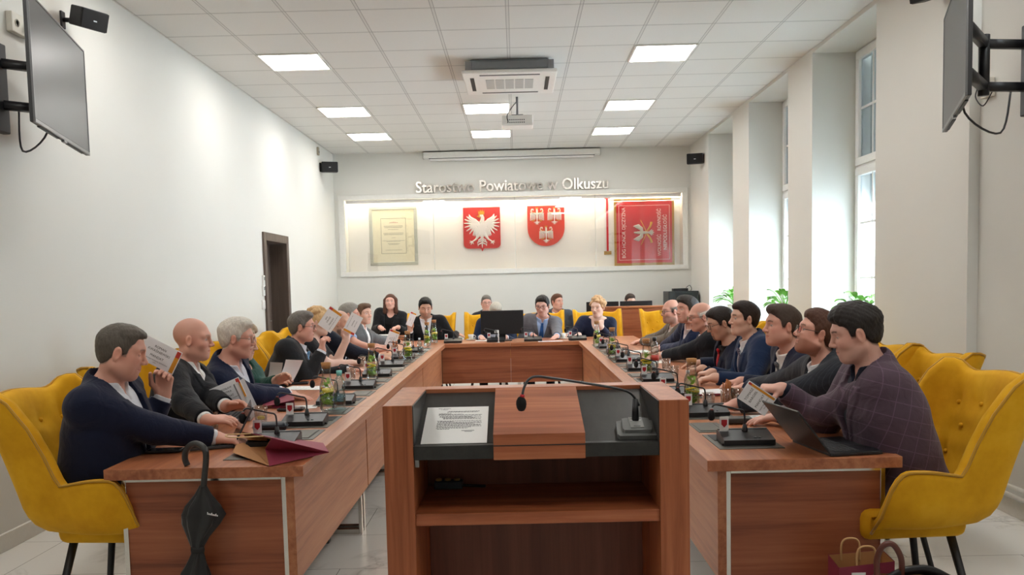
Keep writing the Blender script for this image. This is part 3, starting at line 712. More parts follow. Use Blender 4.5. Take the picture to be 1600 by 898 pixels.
def head_colors(P, H, Rm, sp, hs, base):
    q = ((P-H) @ Rm)/hs; q[:, 1] /= sp.get('wide', 1.0); x, y, z = q.T; n = len(P); col = np.tile(base, (n, 1))
    near = (np.abs(x) < .14) & (np.abs(y) < .11) & (z > -.12) & (z < .14); ay = np.abs(y)
    def blend(m, c): 
        m = np.clip(m, 0, 1)*near; col[:] = col*(1-m[:, None])+np.array(c)*m[:, None]
    hc = np.array(lin(sp.get('browcol', sp.get('haircol', '#3a2c22')))[:3])
    G = lambda *t: np.exp(-sum(((a-b)/c)**2 for a, b, c in t))
    blend(.35*G((ay, .045, .02), (z, -.025, .018), (x, .06, .05)), base*np.array([1.08, .78, .74]))       # cheeks
    blend(.35*G((y, 0, .014), (z, -.026, .014), (x, .11, .03)), base*np.array([1.05, .75, .72]))          # nose
    blend(.4*G((ay, .08, .02), (z, -.004, .03)), base*np.array([1.05, .74, .7]))
    if sp.get('beard'):
        b = sp['beard']; bc = np.array(lin(sp.get('beardcol', sp.get('haircol', '#4a3a2e')))[:3])
        m = np.clip((-.035-z-.25*np.maximum(0, .06-x))/.012, 0, 1)*(x > -.02)
        if b == 'goatee': m = np.clip((-.045-z)/.008, 0, 1)*np.clip((.03-ay)/.008, 0, 1)*(x > .04)
        if b == 'moustache': m = np.clip((.024-ay)/.006, 0, 1)*np.clip(1-np.abs(z+.047)/.008, 0, 1)*(x > .07)
        st = sp.get('beardk', .75); lips = (np.abs(z+.061) < .0095) & (ay < .021) & (x > .078); blend(m*st*(~lips), bc)
    lip = np.clip((.025-ay)/.004, 0, 1)*np.clip((.0088*np.sqrt(np.clip(1-(ay/.027)**2,0,1))-np.abs(z+.0607))/.002, 0, 1)*(x > .07); blend(sp.get('lipk', .5)*lip, sp.get('lip', base*np.array([.95, .55, .52])))
    slit = np.clip((.024-ay)/.004, 0, 1)*np.clip((.0018-np.abs(z+.0606))/.0012, 0, 1)*(x > .068); blend(.7*slit, base*np.array([.35, .16, .15]))
    # brows
    bz = .0285+.004*np.cos((ay-.03)/.02*1.3)-.002; m = np.clip((.0048-np.abs(z-bz))/.002, 0, 1)*np.clip((ay-.011)/.004, 0, 1)*np.clip((.052-ay)/.006, 0, 1)*(x > .045); blend(m*sp.get('browk', .8), hc)
    # eyes: almond opening on the eyeball
    ex, ey, ez = x-.0675, ay-.032, z-.006; dn = sp.get('lids', 0.0012)
    op = np.sqrt(np.clip(1-(ey/.0150)**2, 0, 1)); top = (.0062-dn)*op; bot = -.0048*op
    r = np.sqrt(ex**2+ey**2+ez**2); on = (x > .06) & (r < .021) & (np.abs(ey) < .0150)
    m = on*np.clip((top-ez)/.001+.5, 0, 1)*np.clip((ez-bot)/.001+.5, 0, 1); blend(m*.92, (.62, .58, .54))
    gz = -.0015-dn*.5; gy = sp.get('gaze', 0.0)*np.sign(y); ir = np.sqrt((ey-gy)**2+(ez-gz)**2)
    blend(m*np.clip((.0062-ir)/.001, 0, 1), (.06, .06, .06)); blend(m*np.clip((.003-ir)/.001, 0, 1), (.01, .01, .01))
    blend(on*np.clip(1-np.abs(ez-top)/.0015, 0, 1)*.75, base*np.array([.3, .17, .15])); blend(on*np.clip(1-np.abs(ez-bot)/.0015, 0, 1)*.35, base*np.array([.55, .34, .32]))
    blend(on*np.clip(1-np.abs(ez-top-.0042)/.0016, 0, 1)*.3, base*np.array([.6, .42, .4]))
    # shaved scalp shade where hair is cropped
    if sp.get('scalp'): m = np.clip((z-(.05-.3*np.clip(.02-x, 0, .12)/1.0-.55*np.clip(-x, 0, .1)))/.02, 0, 1)*(x < .075); blend(m*sp['scalp'], hc)
    if sp.get('hair') in ('short', 'quiff', 'parted', 'fringe'):
        zl = np.interp(x, [-.14, -.10, -.07, -.045, -.026, -.020, .006, .012, .030, .036, .050], [-.085, -.08, -.072, -.058, -.03, .008, .010, -.014, -.014, .022, .034])
        m = np.clip((z-zl)/.008, 0, 1)*np.clip((.048-x)/.01, 0, 1)*np.clip((.06-z)/.02, 0, 1)*np.clip((.079-ay)/.003, 0, 1); blend(.8*m, np.array(lin(sp.get('haircol', '#3a2c22'))[:3])*.9+base*.1)
    return col
def hair_mesh(H, Rm, sp, hs, h, rnd):
    st = sp['hair']; R_ = .2*hs; lo, hi = H-R_, H+R_
    if st == 'long': lo = lo-np.array([0, 0, .1])
    fl = Field(lo, hi, h); wd = sp.get('wide', 1.0)
    def T(*p): return H+Rm @ (np.array([p[0], p[1]*wd, p[2]])*hs)
    E = lambda c, r, k=.02, **kw: fl.ell(T(*c), [r[0]*hs, r[1]*hs*wd, r[2]*hs], Rm, k*hs, **kw)
    vol = sp.get('vol', .010); tv = sp.get('topvol', .012)
    E((-.014, 0, .036), (.100+vol*.8, .076+vol, .087+vol), .02)
    if st in ('short', 'parted', 'quiff', 'fringe'):
        E((-.040, 0, -.012), (.057+vol*.8, .061+vol*.7, .072), .03)
        for s in (1, -1): E((.006, s*.060, .012), (.034, .013+vol*.7, .045), .02)
    if st in ('short', 'parted', 'quiff'):
        E((.02, 0, .085), (.07, .062, .036+tv), .03)
        if st == 'quiff': E((.062, .0, .098), (.034, .048, .026+tv*.6), .02)
        if st == 'parted': E((.045, -.02*sp.get('part', 1), .092), (.045, .05, .026+tv), .02)
    if st in ('curly', 'puffy'):
        for i in range(46):
            a = rnd.uniform(-PI, PI); b = rnd.uniform(-.1, 1.45); d = A3(math.cos(a)*math.cos(b), math.sin(a)*math.cos(b), math.sin(b)); c = A3(-.014, 0, .04)+d*A3(.103, .084, .094)*(1+.06*rnd.random())
            if c[0] > .055 and c[2] < .075: continue
            rr = rnd.uniform(.016, .026); E(tuple(c), (rr, rr, rr), .014)
    if st == 'long':
        for s in (1, -1):
            fl.cone(T(.01, s*.078, .03), T(-.005, s*.082, -.15), .03*hs, .034*hs, .03); fl.cone(T(-.05, s*.055, .03), T(-.06, s*.06, -.16), .05*hs, .04*hs, .03)
    X, Y, Z = fl.ax[0][:, None, None], fl.ax[1][None, :, None], fl.ax[2][None, None, :]
    q = [(X-H[0])*Rm[0, i]+(Y-H[1])*Rm[1, i]+(Z-H[2])*Rm[2, i] for i in range(3)]; x, y, z = [np.float32(1/hs)*a.astype(np.float32) for a in q]; y = y/wd
    amp = sp.get('amp', .0012)
    ns = np.sin(x*95+2.5*np.sin(y*60)+z*40)*np.sin(y*120+z*70+1.7)+.6*np.sin(x*210+y*90)*np.sin(z*180-y*160)
    fl.F += (ns*amp*hs).astype(np.float32)
    # hairline: keep above zl(x), thinning out towards it
    fr = sp.get('front', .074); sb = sp.get('sideburn', -.012)
    xp = [-.14, -.10, -.07, -.045, -.026, -.020, .006, .012, .030, .036, .050, .062, .078, .12]; zp = [-.082, -.078, -.070, -.055, -.03, .010, .012, sb, sb, .024, .036, fr-.018, fr, fr+.006]
    if st == 'fringe': xp = [-.14, -.10, -.05, -.018, .012, .028, .034, .12]; zp = [-.075, -.07, -.055, .0, -.005, -.005, .3, .3]
    if st in ('curly', 'puffy'): xp = [-.14, -.10, -.05, -.018, .012, .035, .055, .075, .12]; zp = [-.085, -.085, -.06, -.03, -.02, .0, fr-.02, fr, fr+.004]
    if st == 'long': xp = [-.2, -.02, .015, .04, .06, .075, .12]; zp = [-.3, -.3, -.3, .02, .055, .072, .085]
    rec = sp.get('recede', 0); ay = np.abs(y)
    zl = np.interp(x+.0*y, xp, zp).astype(np.float32)+rec*np.clip((ay-.018)/.03, 0, 1)*np.clip((x-.02)/.03, 0, 1)*np.clip((.062-ay)/.02, 0, 1)
    fl.F += (hs*(vol+.003)*np.clip(1-(z-zl)/np.where(x > .04, .022, .018), 0, 1)**1.3*(1 if st != 'long' else .3)).astype(np.float32)
    if st in ('short', 'quiff', 'parted'): fl.F += (hs*sp.get('fade', .5)*vol*np.clip((.055-z)/.04, 0, 1)).astype(np.float32)
    if st == 'fringe':
        topc = np.interp(x, [-.12, -.06, 0, .04], [.078, .066, .052, .04]); fl.F = np.maximum(fl.F, ((z-topc)*hs).astype(np.float32)); fl.F += (hs*vol*np.clip((z-topc+.03)/.03, 0, 1)).astype(np.float32)
    fl.F = np.maximum(fl.F, ((zl-z)*hs*.8).astype(np.float32))
    if st not in ('long', 'curly', 'puffy'):                       # round the ears free
        e = np.sqrt(((x+.006)/.019)**2+((z+.006)/.032)**2)-1; fl.F = np.maximum(fl.F, np.where(np.abs(y) > .055, -e*.02*hs, -1).astype(np.float32))
    return biggest(*fl.mesh(), .01)
PMAT = {}
def person(label, pos, rz, head, sp, hands, group='people seated at the council session'):
    """pos: hip x,y; rz: facing; head: world point; hands: {'L': (point, dir, normal, style), 'R': ...} in world space"""
    rnd = random.Random(hash(label) & 0xffff if False else sum(map(ord, label)))
    c, s = math.cos(rz), math.sin(rz); Rw = np.array([[c, s, 0], [-s, c, 0], [0, 0, 1]])      # world -> local
    O = np.array([pos[0], pos[1], 0.]); loc = lambda p: Rw @ (np.array(p, float)-O); dr = lambda v: Rw @ np.array(v, float)
    h = sp.get('h', .005); hs = sp.get('hs', 1.0); fat = sp.get('fat', 1.0); bw = sp.get('bw', 1.0); rmin = h*.95
    H = loc(head); yaw, pit, rol = sp.get('look', (0, 0, 0)); Rm = rotm(yaw, pit, rol)
    P = A3(0, 0, sp.get('hipz', .585)); N = H+rotm(0, pit*.35) @ A3(-.058, 0, -.158)*hs; u = nrm(N-P); tw = sp.get('twist', 0)
    f = nrm(rotm(tw, 0) @ A3(1, 0, 0)-u*(u @ (rotm(tw, 0) @ A3(1, 0, 0)))); l = np.cross(u, f); Lt = np.linalg.norm(N-P)
    sh = .178*bw
    SH = {'L': N+l*sh-u*.050-f*.012, 'R': N-l*sh-u*.050-f*.012}
    arms = {}
    for k, sg in (('L', 1), ('R', -1)):
        if k not in hands: hands[k] = (tuple(np.array([pos[0], pos[1], 0])+Rw.T @ A3(.3, sg*.16, .66)), None, None, 'relaxed')
        pt, d, n, stl = hands[k][:4]; hint = hands[k][4] if len(hands[k]) > 4 else None; W = loc(pt)
        if np.linalg.norm(W-SH[k]) > .56: SH[k] = SH[k]+nrm(W-SH[k])*min(.07, np.linalg.norm(W-SH[k])-.55)
        E = ik(SH[k], W, .285*bw**.5, .255, A3(-.35, sg*.55, -1.) if hint is None else dr(hint))
        d = nrm(W-E) if d is None else nrm(dr(d)); n = A3(0, 0, -1) if n is None else dr(n)
        arms[k] = (SH[k], E, W, d, n, stl, sg)
    hipz = P[2]; knees = {k: P+A3(.40, sg*.13, -.06) for k, sg in (('L', 1), ('R', -1))}
    pts = [H, P, N]+[a for v in arms.values() for a in (v[0], v[1], v[2], v[2]+v[3]*.19)]+list(knees.values())
    lo = np.min(pts, 0)-.17; hi = np.max(pts, 0)+.17; lo[2] = 0.0; hi[2] = max(hi[2], H[2]+.16); lo[0] = min(lo[0], -.2)
    def torso(fl, inf, k=.07, pel=True):
        lv = [(P, .085, .118), (P+u*Lt*.36+f*.018*fat, .075*fat, .118*fat), (P+u*Lt*.68+f*.012, .088*bw, .112), (N-u*.085, .098*bw, .083)]
        if not pel: lv = lv[1:]
        for (a, oa, ra), (b, ob, rb) in zip(lv[:-1], lv[1:]):
            for q in (1, -1, 0): fl.cone(a+l*oa*q, b+l*ob*q, ra+inf, rb+inf, k)
    def yoke(fl, inf):
        for kk, (S, E, W, d, n, stl, sg) in arms.items(): fl.cone(N+u*.005-f*.01+l*sg*.03, S, .048+inf*.6, .056+inf, .05); fl.cone(S, S+(E-S)*.25, .060*bw+inf, .056*bw+inf, .04)
    def sleeve(fl, inf, infw, upto=1.0, flat_end=True, k=.03):
        for kk, (S, E, W, d, n, stl, sg) in arms.items():
            if upto >= .5:
                e = E+(W-E)*upto; v = nrm(W-E); c1 = rcone(S, E, .060*bw+inf, .046+inf); c2 = rcone(E, e+v*.02, .046+inf, .031+infw); hole = rcone(e-v*.008, e+v*.1, .0385, .0385)
            else: e = S+(E-S)*(.5+upto*2); v = nrm(E-S); c1 = rcone(S, e+v*.02, .062*bw+inf, .058+infw); c2 = None
            def g(X, Y, Z):
                a = c1(X, Y, Z)
                if c2 is not None: b = c2(X, Y, Z); hh = np.maximum(.025-np.abs(a-b), 0)/.025; a = np.minimum(a, b)-hh*hh*.025*.25
                pl = (X-np.float32(e[0]))*np.float32(v[0])+(Y-np.float32(e[1]))*np.float32(v[1])+(Z-np.float32(e[2]))*np.float32(v[2])
                near = (X-np.float32(e[0]))**2+(Y-np.float32(e[1]))**2+(Z-np.float32(e[2]))**2 < .012
                a = np.where(near, np.maximum(a, pl), a)
                return a.astype(np.float32)
            P3 = np.array([S, E, e]) if c2 is not None else np.array([S, e]); fl.add(g, P3.min(0)-.09, P3.max(0)+.09, k)
    def limbs(fl, inf, infw, upto=1.0):
        yoke(fl, inf)
        for kk, (S, E, W, d, n, stl, sg) in arms.items():
            fl.cone(S, E, .060*bw+inf, .046+inf, .035); fl.cone(E, E+(W-E)*upto, .046+inf, .031+infw, .02)
    def legs(fl, inf):
        for kk, sg in (('L', 1), ('R', -1)):
            hp = P+A3(.02, sg*.09, -.01); kn = knees[kk]; an = kn+A3(-.03, 0, -kn[2]+.09)
            fl.cone(hp, kn, .088+inf, .060+inf, .05); fl.cone(kn, an, .058+inf, .04+inf, .02)
    # ---- body
    fl = Field(lo, hi, h); torso(fl, 0); limbs(fl, 0, 0); legs(fl, 0)
    for kk, sg in (('L', 1), ('R', -1)):
        an = knees[kk]+A3(-.03, 0, -knees[kk][2]+.09); fl.cone(an, an+A3(.0, 0, -.04), .04, .04, .02); fl.cone(an+A3(-.03, 0, -.05), an+A3(.15, 0, -.055), .036, .03, .02)
    fl.cone(N-u*.03, H+Rm @ A3(-.022, 0, -.05)*hs, .058*hs, .053*hs, .03)
    head_fields(fl, H, Rm, sp, hs)
    for kk, (S, E, W, d, n, stl, sg) in arms.items():
        fl.cone(W-nrm(W-E)*.01, W+d*.012, .028, .026, .02); pose_hand(fl, W, d, n, sg, stl, sp.get('hand', 1.0), rmin)
    Pm, Q = biggest(*fl.mesh(), .05); base = np.array(lin(sp.get('skin', '#c99a80'))[:3])
    col = head_colors(Pm.astype(float), H, Rm, sp, hs, base)
    body = npmesh('person', Pm, Q, M_SKIN, None, col); body.location = (pos[0], pos[1], 0); body.rotation_euler = (0, 0, rz); tag(body, label, 'person', group)
    hc = sp.get('hcell', h*1.15)
    # ---- trousers
    fl = Field((-.22, -.32, .06), (.62, .32, .80), max(.009, hc)); legs(fl, .012)
    fl.cone(P-l*.085, P+l*.085, .13, .13, .05); fl.cone(P-l*.08, P+u*.14+f*.01, .125, .10, .05); fl.cone(P+l*.08, P+u*.14+f*.01, .125, .10, .05)
    npmesh('trousers', *biggest(*fl.mesh()), cloth(sp.get('trousers', '#191b22')), body)
    # ---- shirt
    def coords(X, Y, Z): 
        a, b, c_ = X-np.float32(N[0]), Y-np.float32(N[1]), Z-np.float32(N[2]); g = lambda v: (a*np.float32(v[0])+b*np.float32(v[1])+c_*np.float32(v[2]))
        return g(f), g(l), g(u)
    big = (lo-1, hi+1); jk = sp.get('jacket'); top = sp.get('shirt', '#e9ebf2'); sleeves = not jk
    upto = sp.get('sleeve', 1.0)
    fs = Field(lo, hi, min(hc, max(h*.85, .0042))); torso(fs, .009 if jk else .014)
    if sleeves:
        yoke(fs, .012); sleeve(fs, .013, .012 if upto > .8 else .014, upto if upto < .5 else .97)
    if sp.get('collar', True):
        fs.cone(N-u*.03, N+u*.035+f*.004, .076*hs, .0725*hs, .02)
        fs.cut(rcone(N-u*.02+f*.0, N+u*.09+f*.012, .0655*hs, .0665*hs), N-.15, N+.15, .002)
        def leaf(X, Y, Z):
            a, b, c_ = coords(X, Y, Z); r = np.sqrt((a-np.float32(.004+.1*0))**2+b*b); rr = .0735*hs+.30*np.clip(.035-c_, 0, .1)*.55; low = np.where(a > 0, -.008-.052*np.clip(a/.07, 0, 1)*np.clip(np.abs(b)/.03, .3, 1), -.012)
            return np.maximum(np.maximum(np.abs(r-rr)-max(.0055, fs.h*.9), c_-.036), low-c_)
        fs.add(leaf, N-.13, N+.13, .001)
        def rim(X, Y, Z): a, b, c_ = coords(X, Y, Z); return np.maximum(.0345-c_, np.sqrt(a*a+b*b)-.10)
        fs.cut(rim, N-.13, N+.13, .002)
        def notch(X, Y, Z): a, b, c_ = coords(X, Y, Z); return np.maximum(np.maximum(np.abs(b)-((.002 if sp.get('tie') else .006)+np.maximum(0, c_+.03)*(.28 if sp.get('tie') else .6)), -a), -.05-c_)
        fs.cut(notch, N-.16, N+.16, .002)
    else:
        w0 = sp.get('neckline', .07)
        def scoop(X, Y, Z): a, b, c_ = coords(X, Y, Z); return np.where(a > -.02, np.sqrt(b*b+((c_-.02)*.8)**2)-w0, np.sqrt(a*a+b*b)-.068).astype(np.float32)
        fs.cut(scoop, N-.2, N+.2, .004)
        def abv(X, Y, Z): a, b, c_ = coords(X, Y, Z); return .03-c_
        fs.cut(abv, N-.12, N+.14, .004)
    if jk and sp.get('cuffs', True):
        for kk, (S, E, W, d, n, stl, sg) in arms.items():
            v = nrm(W-E); w0_ = W+v*.002; cc = rcone(W-v*.07, W+v*.03, .0405, .0385)
            fs.add(lambda X, Y, Z: np.maximum(cc(X, Y, Z), (X-np.float32(w0_[0]))*np.float32(v[0])+(Y-np.float32(w0_[1]))*np.float32(v[1])+(Z-np.float32(w0_[2]))*np.float32(v[2])), W-.1, W+.1, .001)
    Ps, Qs = relax(*biggest(*fs.mesh(), .004), 4 if h < .006 else 2); npmesh(sp.get('shirtname', 'shirt'), Ps, Qs, cloth(top, .8), body)
    # ---- jacket with a V opening and lapels
    if jk:
        vd = sp.get('vdepth', .34); vw = sp.get('vwide', .078)
        fj = Field(lo, hi, hc); torso(fj, .020); yoke(fj, .020)
        for kk, sg in (('L', 1), ('R', -1)): fj.cone(P+A3(.0, sg*.1, -.0), P+A3(.12, sg*.12, -.02), .115, .10, .05)
        fj.cone(N-u*.045-f*.012, N+u*.018-f*.012, .094*hs, .088*hs, .025)
        wv = lambda c_: vw*np.clip(1+(c_-.02)/vd, 0, 1.25)
        def lap(X, Y, Z):
            a, b, c_ = coords(X, Y, Z); w_ = wv(c_); lw = .055*np.clip((c_+vd)/(vd*.75), 0.15, 1)*np.where(c_ > -.085, 1.0, 1)
            band = np.maximum(np.abs(np.abs(b)-w_-lw*.5)-lw*.5, np.maximum(np.maximum(-a+.02, c_+.03), -(c_+vd)))
            return band
        q, X = fj.sub(N-A3(.28, .28, .5), N+A3(.28, .28, .1)); bnd = lap(*X); infl = fj.F[q]-.0075
        fj.F[q] = np.minimum(fj.F[q], np.maximum(infl, bnd))
        def vee(X, Y, Z):
            a, b, c_ = coords(X, Y, Z); return np.maximum(np.maximum(np.abs(b)-wv(c_), -a-.0), np.maximum(c_-.2, -(c_+vd+.02)))
        fj.cut(vee, N-A3(.3, .3, .5), N+A3(.3, .3, .2), .003)
        fj.cut(rcone(N-u*.03, N+u*.12+f*.012, .081*hs, .085*hs), N-.2, N+.2, .003)
        sleeve(fj, .020, .018, .93, k=.03)
        npmesh('jacket', *relax(*biggest(*fj.mesh(), .01), 2), cloth(jk, .85, sp.get('jkind')), body)
    # ---- tie
    if sp.get('tie'):
        def surf(c_):
            for a in np.arange(.32, -.02, -.004):
                p = N+u*c_+f*a; i = np.round((p-fs.lo)/fs.h).astype(int)
                if (i >= 0).all() and (i < fs.F.shape).all() and fs.F[tuple(i)] < .002: return a
            return .08
        m = MB(); L0 = []; m.smooth = True
        cs = np.linspace(-.029, -.36, 14); aa = [surf(c_) for c_ in cs]; aa = [np.mean(aa[max(0, i-1):i+2]) for i in range(len(aa))]
        ringF = []
        for i, (c_, a) in enumerate(zip(cs, aa)):
            wd_ = .017+.020*min(1, i/9); 
            if i == 0: wd_ = .015
            off = .008+(.008 if i == 0 else 0)
            row = []
            for sy, oz in ((-1, 0), (-.5, .004), (0, .005), (.5, .004), (1, 0)): p = N+u*c_+f*(a+off+oz-.004)+l*sy*wd_; row.append(tuple(p))
            for sy in (1, -1): row.append(tuple(N+u*c_+f*(a+off-.009)+l*sy*wd_*.98))
            row.append(row[0]); ringF.append(row)
        m.grid(ringF); a0 = aa[0]; kp = N-u*.020+f*(a0+.005)
        m.build('tie', cloth(sp['tie'], .5, sp.get('tkind')), body)
        k = MB(); k.smooth = True; M = frame(tuple(kp), tuple(l), tuple(u)); k.ball((0, 0, 0), (.017, .019, .012), 12, M); k.build('tie_knot', cloth(sp['tie'], .5, sp.get('tkind')), body)
    # ---- hair
    if sp.get('hair'):
        npmesh('hair', *hair_mesh(H, Rm, sp, hs, sp.get('hh', h*.9), rnd), hairmat(sp.get('haircol', '#3a2c22')), body)
    # ---- spectacles
    if sp.get('glasses'):
        T = lambda *p: tuple(H+Rm @ (np.array([p[0], p[1]*sp.get('wide', 1.0), p[2]])*hs)); gm = flat(sp['glasses'], .3); gr = max(.0013, h*.28)*sp.get('rim', 1); g = MB(); ln = []
        for sg in (1, -1):
            ring = []
            for i in range(21):
                a = 2*PI*i/20; cx, cz = math.cos(a), math.sin(a); e = .55; ring.append(T(.101-.10*abs(sg*.034+.025*cx)**1.0*.35, sg*.034+math.copysign(abs(cx)**e, cx)*.0245, .002+math.copysign(abs(cz)**e, cz)*.0175))
            g.tube(ring, gr, 6, False); ln.append(ring)
            g.tube([T(.089, sg*.0605, .008), T(.05, sg*.078, .010), T(-.006, sg*.082, .012), T(-.024, sg*.082, -.008)], gr*1.05, 6)
        g.tube([T(.0985, .0105, .005), T(.103, 0, .008), T(.0985, -.0105, .005)], gr, 6)
        go = g.build('spectacles', gm, body)
        for r_ in ln: MB().add(r_[:-1], [tuple(range(20))]).build('lens', M_LENS, go)
    if sp.get('watch'):
        S, E, W, d, n, stl, sg = arms[sp['watch']]; v = nrm(W-E); m = MB(); c0 = W-v*.012; z = v; x = nrm(np.cross(z, A3(.3, .2, 1))); y = np.cross(z, x)
        m.tube([tuple(c0+(x*math.cos(a)+y*math.sin(a))*.0335) for a in np.linspace(0, 2*PI, 20)], .006, 6, False, flat=.45); m.lathe([(.001, 0), (.017, 0), (.017, .009), (.001, .009)], 16, frame(tuple(c0+nrm(-n)*.03), tuple(v), tuple(np.cross(nrm(-n), v)))); m.build('wristwatch', flat(sp.get('watchcol', '#3a3a3c'), .3, .6), body)
    return body
# ------------------------------------------------------------------ who sits where
HY = lambda px, py, Y: tuple(onY(px, py, Y))
HZ = lambda px, py, z: tuple(onZ(px, py, z))
LEFT, RIGHT, FAR = 0.0, PI, -PI/2
SK = dict(fair='#e0b49e', pink='#e0ae9c', tan='#d4a68e', ruddy='#dea793', pale='#e6c2b0')
UP = (.15, 0, 1)
NAVY, BLACK_, CHAR = '#161b2c', '#15161a', '#2a2b2d'
# --- left row, from the camera
person('man in navy suit and open white shirt holding up a card in left foreground', (-1.90, 3.74), LEFT, HY(190, 550, 3.70),
       dict(h=.0036, skin=SK['ruddy'], hair='short', haircol='#5c554d', vol=.002, topvol=.0, front=.078, recede=.02, look=(.30, .26, 0), lids=.0075, hand=1.1, jacket='#151b32', shirt='#e8ebf4', vdepth=.36, jaw=1.15, watch='L', fat=1.08, browk=.45, hs=1.0),
       {'R': (HZ(336, 684, .815), (1, .05, -.12), (0, 0, -1), 'relaxed'), 'L': (HY(255, 619, 3.97), (.12, .05, 1), (.15, -1, 0), 'pinch', (.1, .1, -1))})
person('bald man in black suit with open white shirt gesturing with both hands', (-1.95, 4.72), LEFT, HY(302, 531, 4.78),
       dict(h=.0042, skin=SK['ruddy'], hair=None, scalp=.12, haircol='#8a7f78', look=(.15, .05, 0), jacket='#17181d', shirt='#ecebe9', vdepth=.36, vwide=.085, browk=.35, browcol='#7a6a5c', cuffs=True, jaw=1.05),
       {'R': (HZ(322, 656, .84), (1, .25, .0), (.0, .35, -1), 'open'), 'L': (HZ(353, 634, .86), (.9, -.1, .1), (.1, -.7, -.7), 'relaxed')})
person('white haired man in navy suit wearing glasses, leaning on the left table', (-1.95, 5.28), LEFT, HY(370, 529, 5.12),
       dict(h=.0045, skin=SK['ruddy'], hair='parted', haircol='#d6d0c4', vol=.008, topvol=.012, look=(.15, .1, 0), jacket='#171f39', shirt='#e4e6ee', glasses='#5a4a34', beard='moustache', beardcol='#cfc8bc', browcol='#b8b0a4', browk=.5),
       {'R': (HZ(452, 618, .80), (1, -.15, -.1), None, 'flat'), 'L': (HZ(440, 612, .80), (1, 0, -.1), None, 'relaxed')})
person('person in a green top reading white sheets, mostly hidden behind the white haired man', (-1.95, 5.95), LEFT, HY(378, 535, 5.85),
       dict(h=.006, skin=SK['fair'], hair='curly', haircol='#b9a58c', look=(.1, .2, 0), shirt='#1f4a40', shirtname='knit_top', collar=False, neckline=.06, jaw=.85, trousers='#222226', browk=.4),
       {'R': (HZ(423, 600, .83), (1, -.1, .35), (0, .5, -.7), 'relaxed'), 'L': (HZ(432, 595, .86), (.9, -.3, .45), (0, -.6, -.6), 'relaxed')})
person('man in dark grey suit and light blue tie with glasses raising a card', (-1.95, 6.72), LEFT, HY(472, 511, 6.80),
       dict(h=.0052, skin=SK['ruddy'], hair='parted', haircol='#6d6862', vol=.008, topvol=.010, look=(.12, .03, 0), jacket='#26272a', shirt='#e6e8f0', tie='#7fb4dc', glasses='#1c1a1a', jaw=1.1, fat=1.1),
       {'R': (HY(503, 548, 6.72), (.10, .0, 1), (.75, .55, -.1), 'pinch', (-.2, -.3, -1)), 'L': (HZ(548, 577, .80), (1, -.1, -.08), None, 'flat')})
person('woman with curly blonde hair in black top raising a card with bare arm', (-1.95, 7.42), LEFT, HY(497, 504, 7.45),
       dict(h=.006, skin=SK['pale'], hair='puffy', haircol='#d3ad7c', look=(.05, .05, 0), shirt='#1b1b1f', shirtname='black_top', collar=False, neckline=.085, jaw=.85, sleeve=.08, hs=.97, trousers='#1b1b1f', lip=(.42, .09, .09)),
       {'L': (HY(541, 531, 7.55), (.1, .0, 1), (.3, -1, 0), 'pinch', (.1, -.2, -1)), 'R': (HZ(550, 567, .80), (1, .1, -.08), None, 'relaxed')})
person('bald bearded man in dark navy suit behind the raised cards', (-1.95, 8.12), LEFT, HY(532, 505, 8.25),
       dict(h=.007, skin=SK['tan'], hair=None, scalp=.2, haircol='#5c5048', look=(.0, .05, 0), beard='full', beardk=.55, jacket='#161a28', shirt='#e6e8ee'),
       {'R': (HZ(594, 559, .80), (1, -.1, -.05), None, 'relaxed'), 'L': (HZ(585, 556, .80), (1, 0, -.05), None, 'relaxed')})
person('grey haired man in light blue short sleeved shirt holding a card over the table', (-1.95, 8.85), LEFT, HY(546, 492, 9.0),
       dict(h=.007, skin=SK['ruddy'], hair='short', haircol='#8d8880', vol=.010, look=(.1, .05, 0), shirt='#a9c4ea', shirtname='shirt', sleeve=.12, jaw=1.1),
       {'R': (HZ(591, 546, .84), (1, -.05, .2), (0, .6, -.6), 'pinch'), 'L': (HZ(588, 541, .82), (1, 0, 0), None, 'relaxed')})
person('short haired man in grey suit and open white shirt at far end of left row', (-1.96, 9.72), LEFT, HY(568.5, 490.5, 9.85),
       dict(h=.0075, skin=SK['fair'], hair='quiff', haircol='#6a5240', vol=.002, topvol=.006, look=(-.62, .0, 0), jacket='#5f6163', shirt='#f0efee', vdepth=.34, twist=-.3, cuffs=True),
       {'R': (HZ(606, 534, .80), (1, -.1, -.05), None, 'relaxed'), 'L': (HZ(612, 530, .80), (1, 0, -.05), None, 'relaxed')})
# --- far cross table and the chairs behind it
person('woman with shoulder length auburn hair in black jacket seated by back wall', (-2.06, 13.25), FAR, HY(610, 472, 13.05),
       dict(h=.0085, skin=SK['pink'], hair='long', haircol='#5b3a2c', look=(.0, -.08, 0), shirt='#131315', shirtname='black_top', collar=False, neckline=.06, jacket='#17171a', vwide=.10, vdepth=.40, cuffs=False, jaw=.95, wide=1.05, lip=(.45, .16, .14)),
       {'R': (HY(594, 511, 12.78), (.4, -1, 0), None, 'relaxed'), 'L': (HY(622, 511, 12.78), (-.5, -1, 0), None, 'relaxed')})
person('dark haired man in black suit and black tie raising a card at far table', (-1.18, 11.32), FAR, HY(664.5, 480.5, 11.1),
       dict(h=.0072, hs=1.06, skin=SK['tan'], hair='quiff', haircol='#17130f', vol=.008, fade=.2, front=.076, recede=.010, amp=.0028, topvol=.010, look=(.18, .32, 0), lids=.004, beard='full', beardk=.35, beardcol='#2a211b', jacket='#141418', shirt='#e8e8ec', tie='#15151a'),
       {'R': (HY(641, 516, 10.95), (-.05, -.1, 1), (.1, -1, 0), 'pinch', (-.3, .1, -1)), 'L': (HZ(713, 521, .82), (.8, -.6, -.2), None, 'flat', (.6, .3, -.8))})
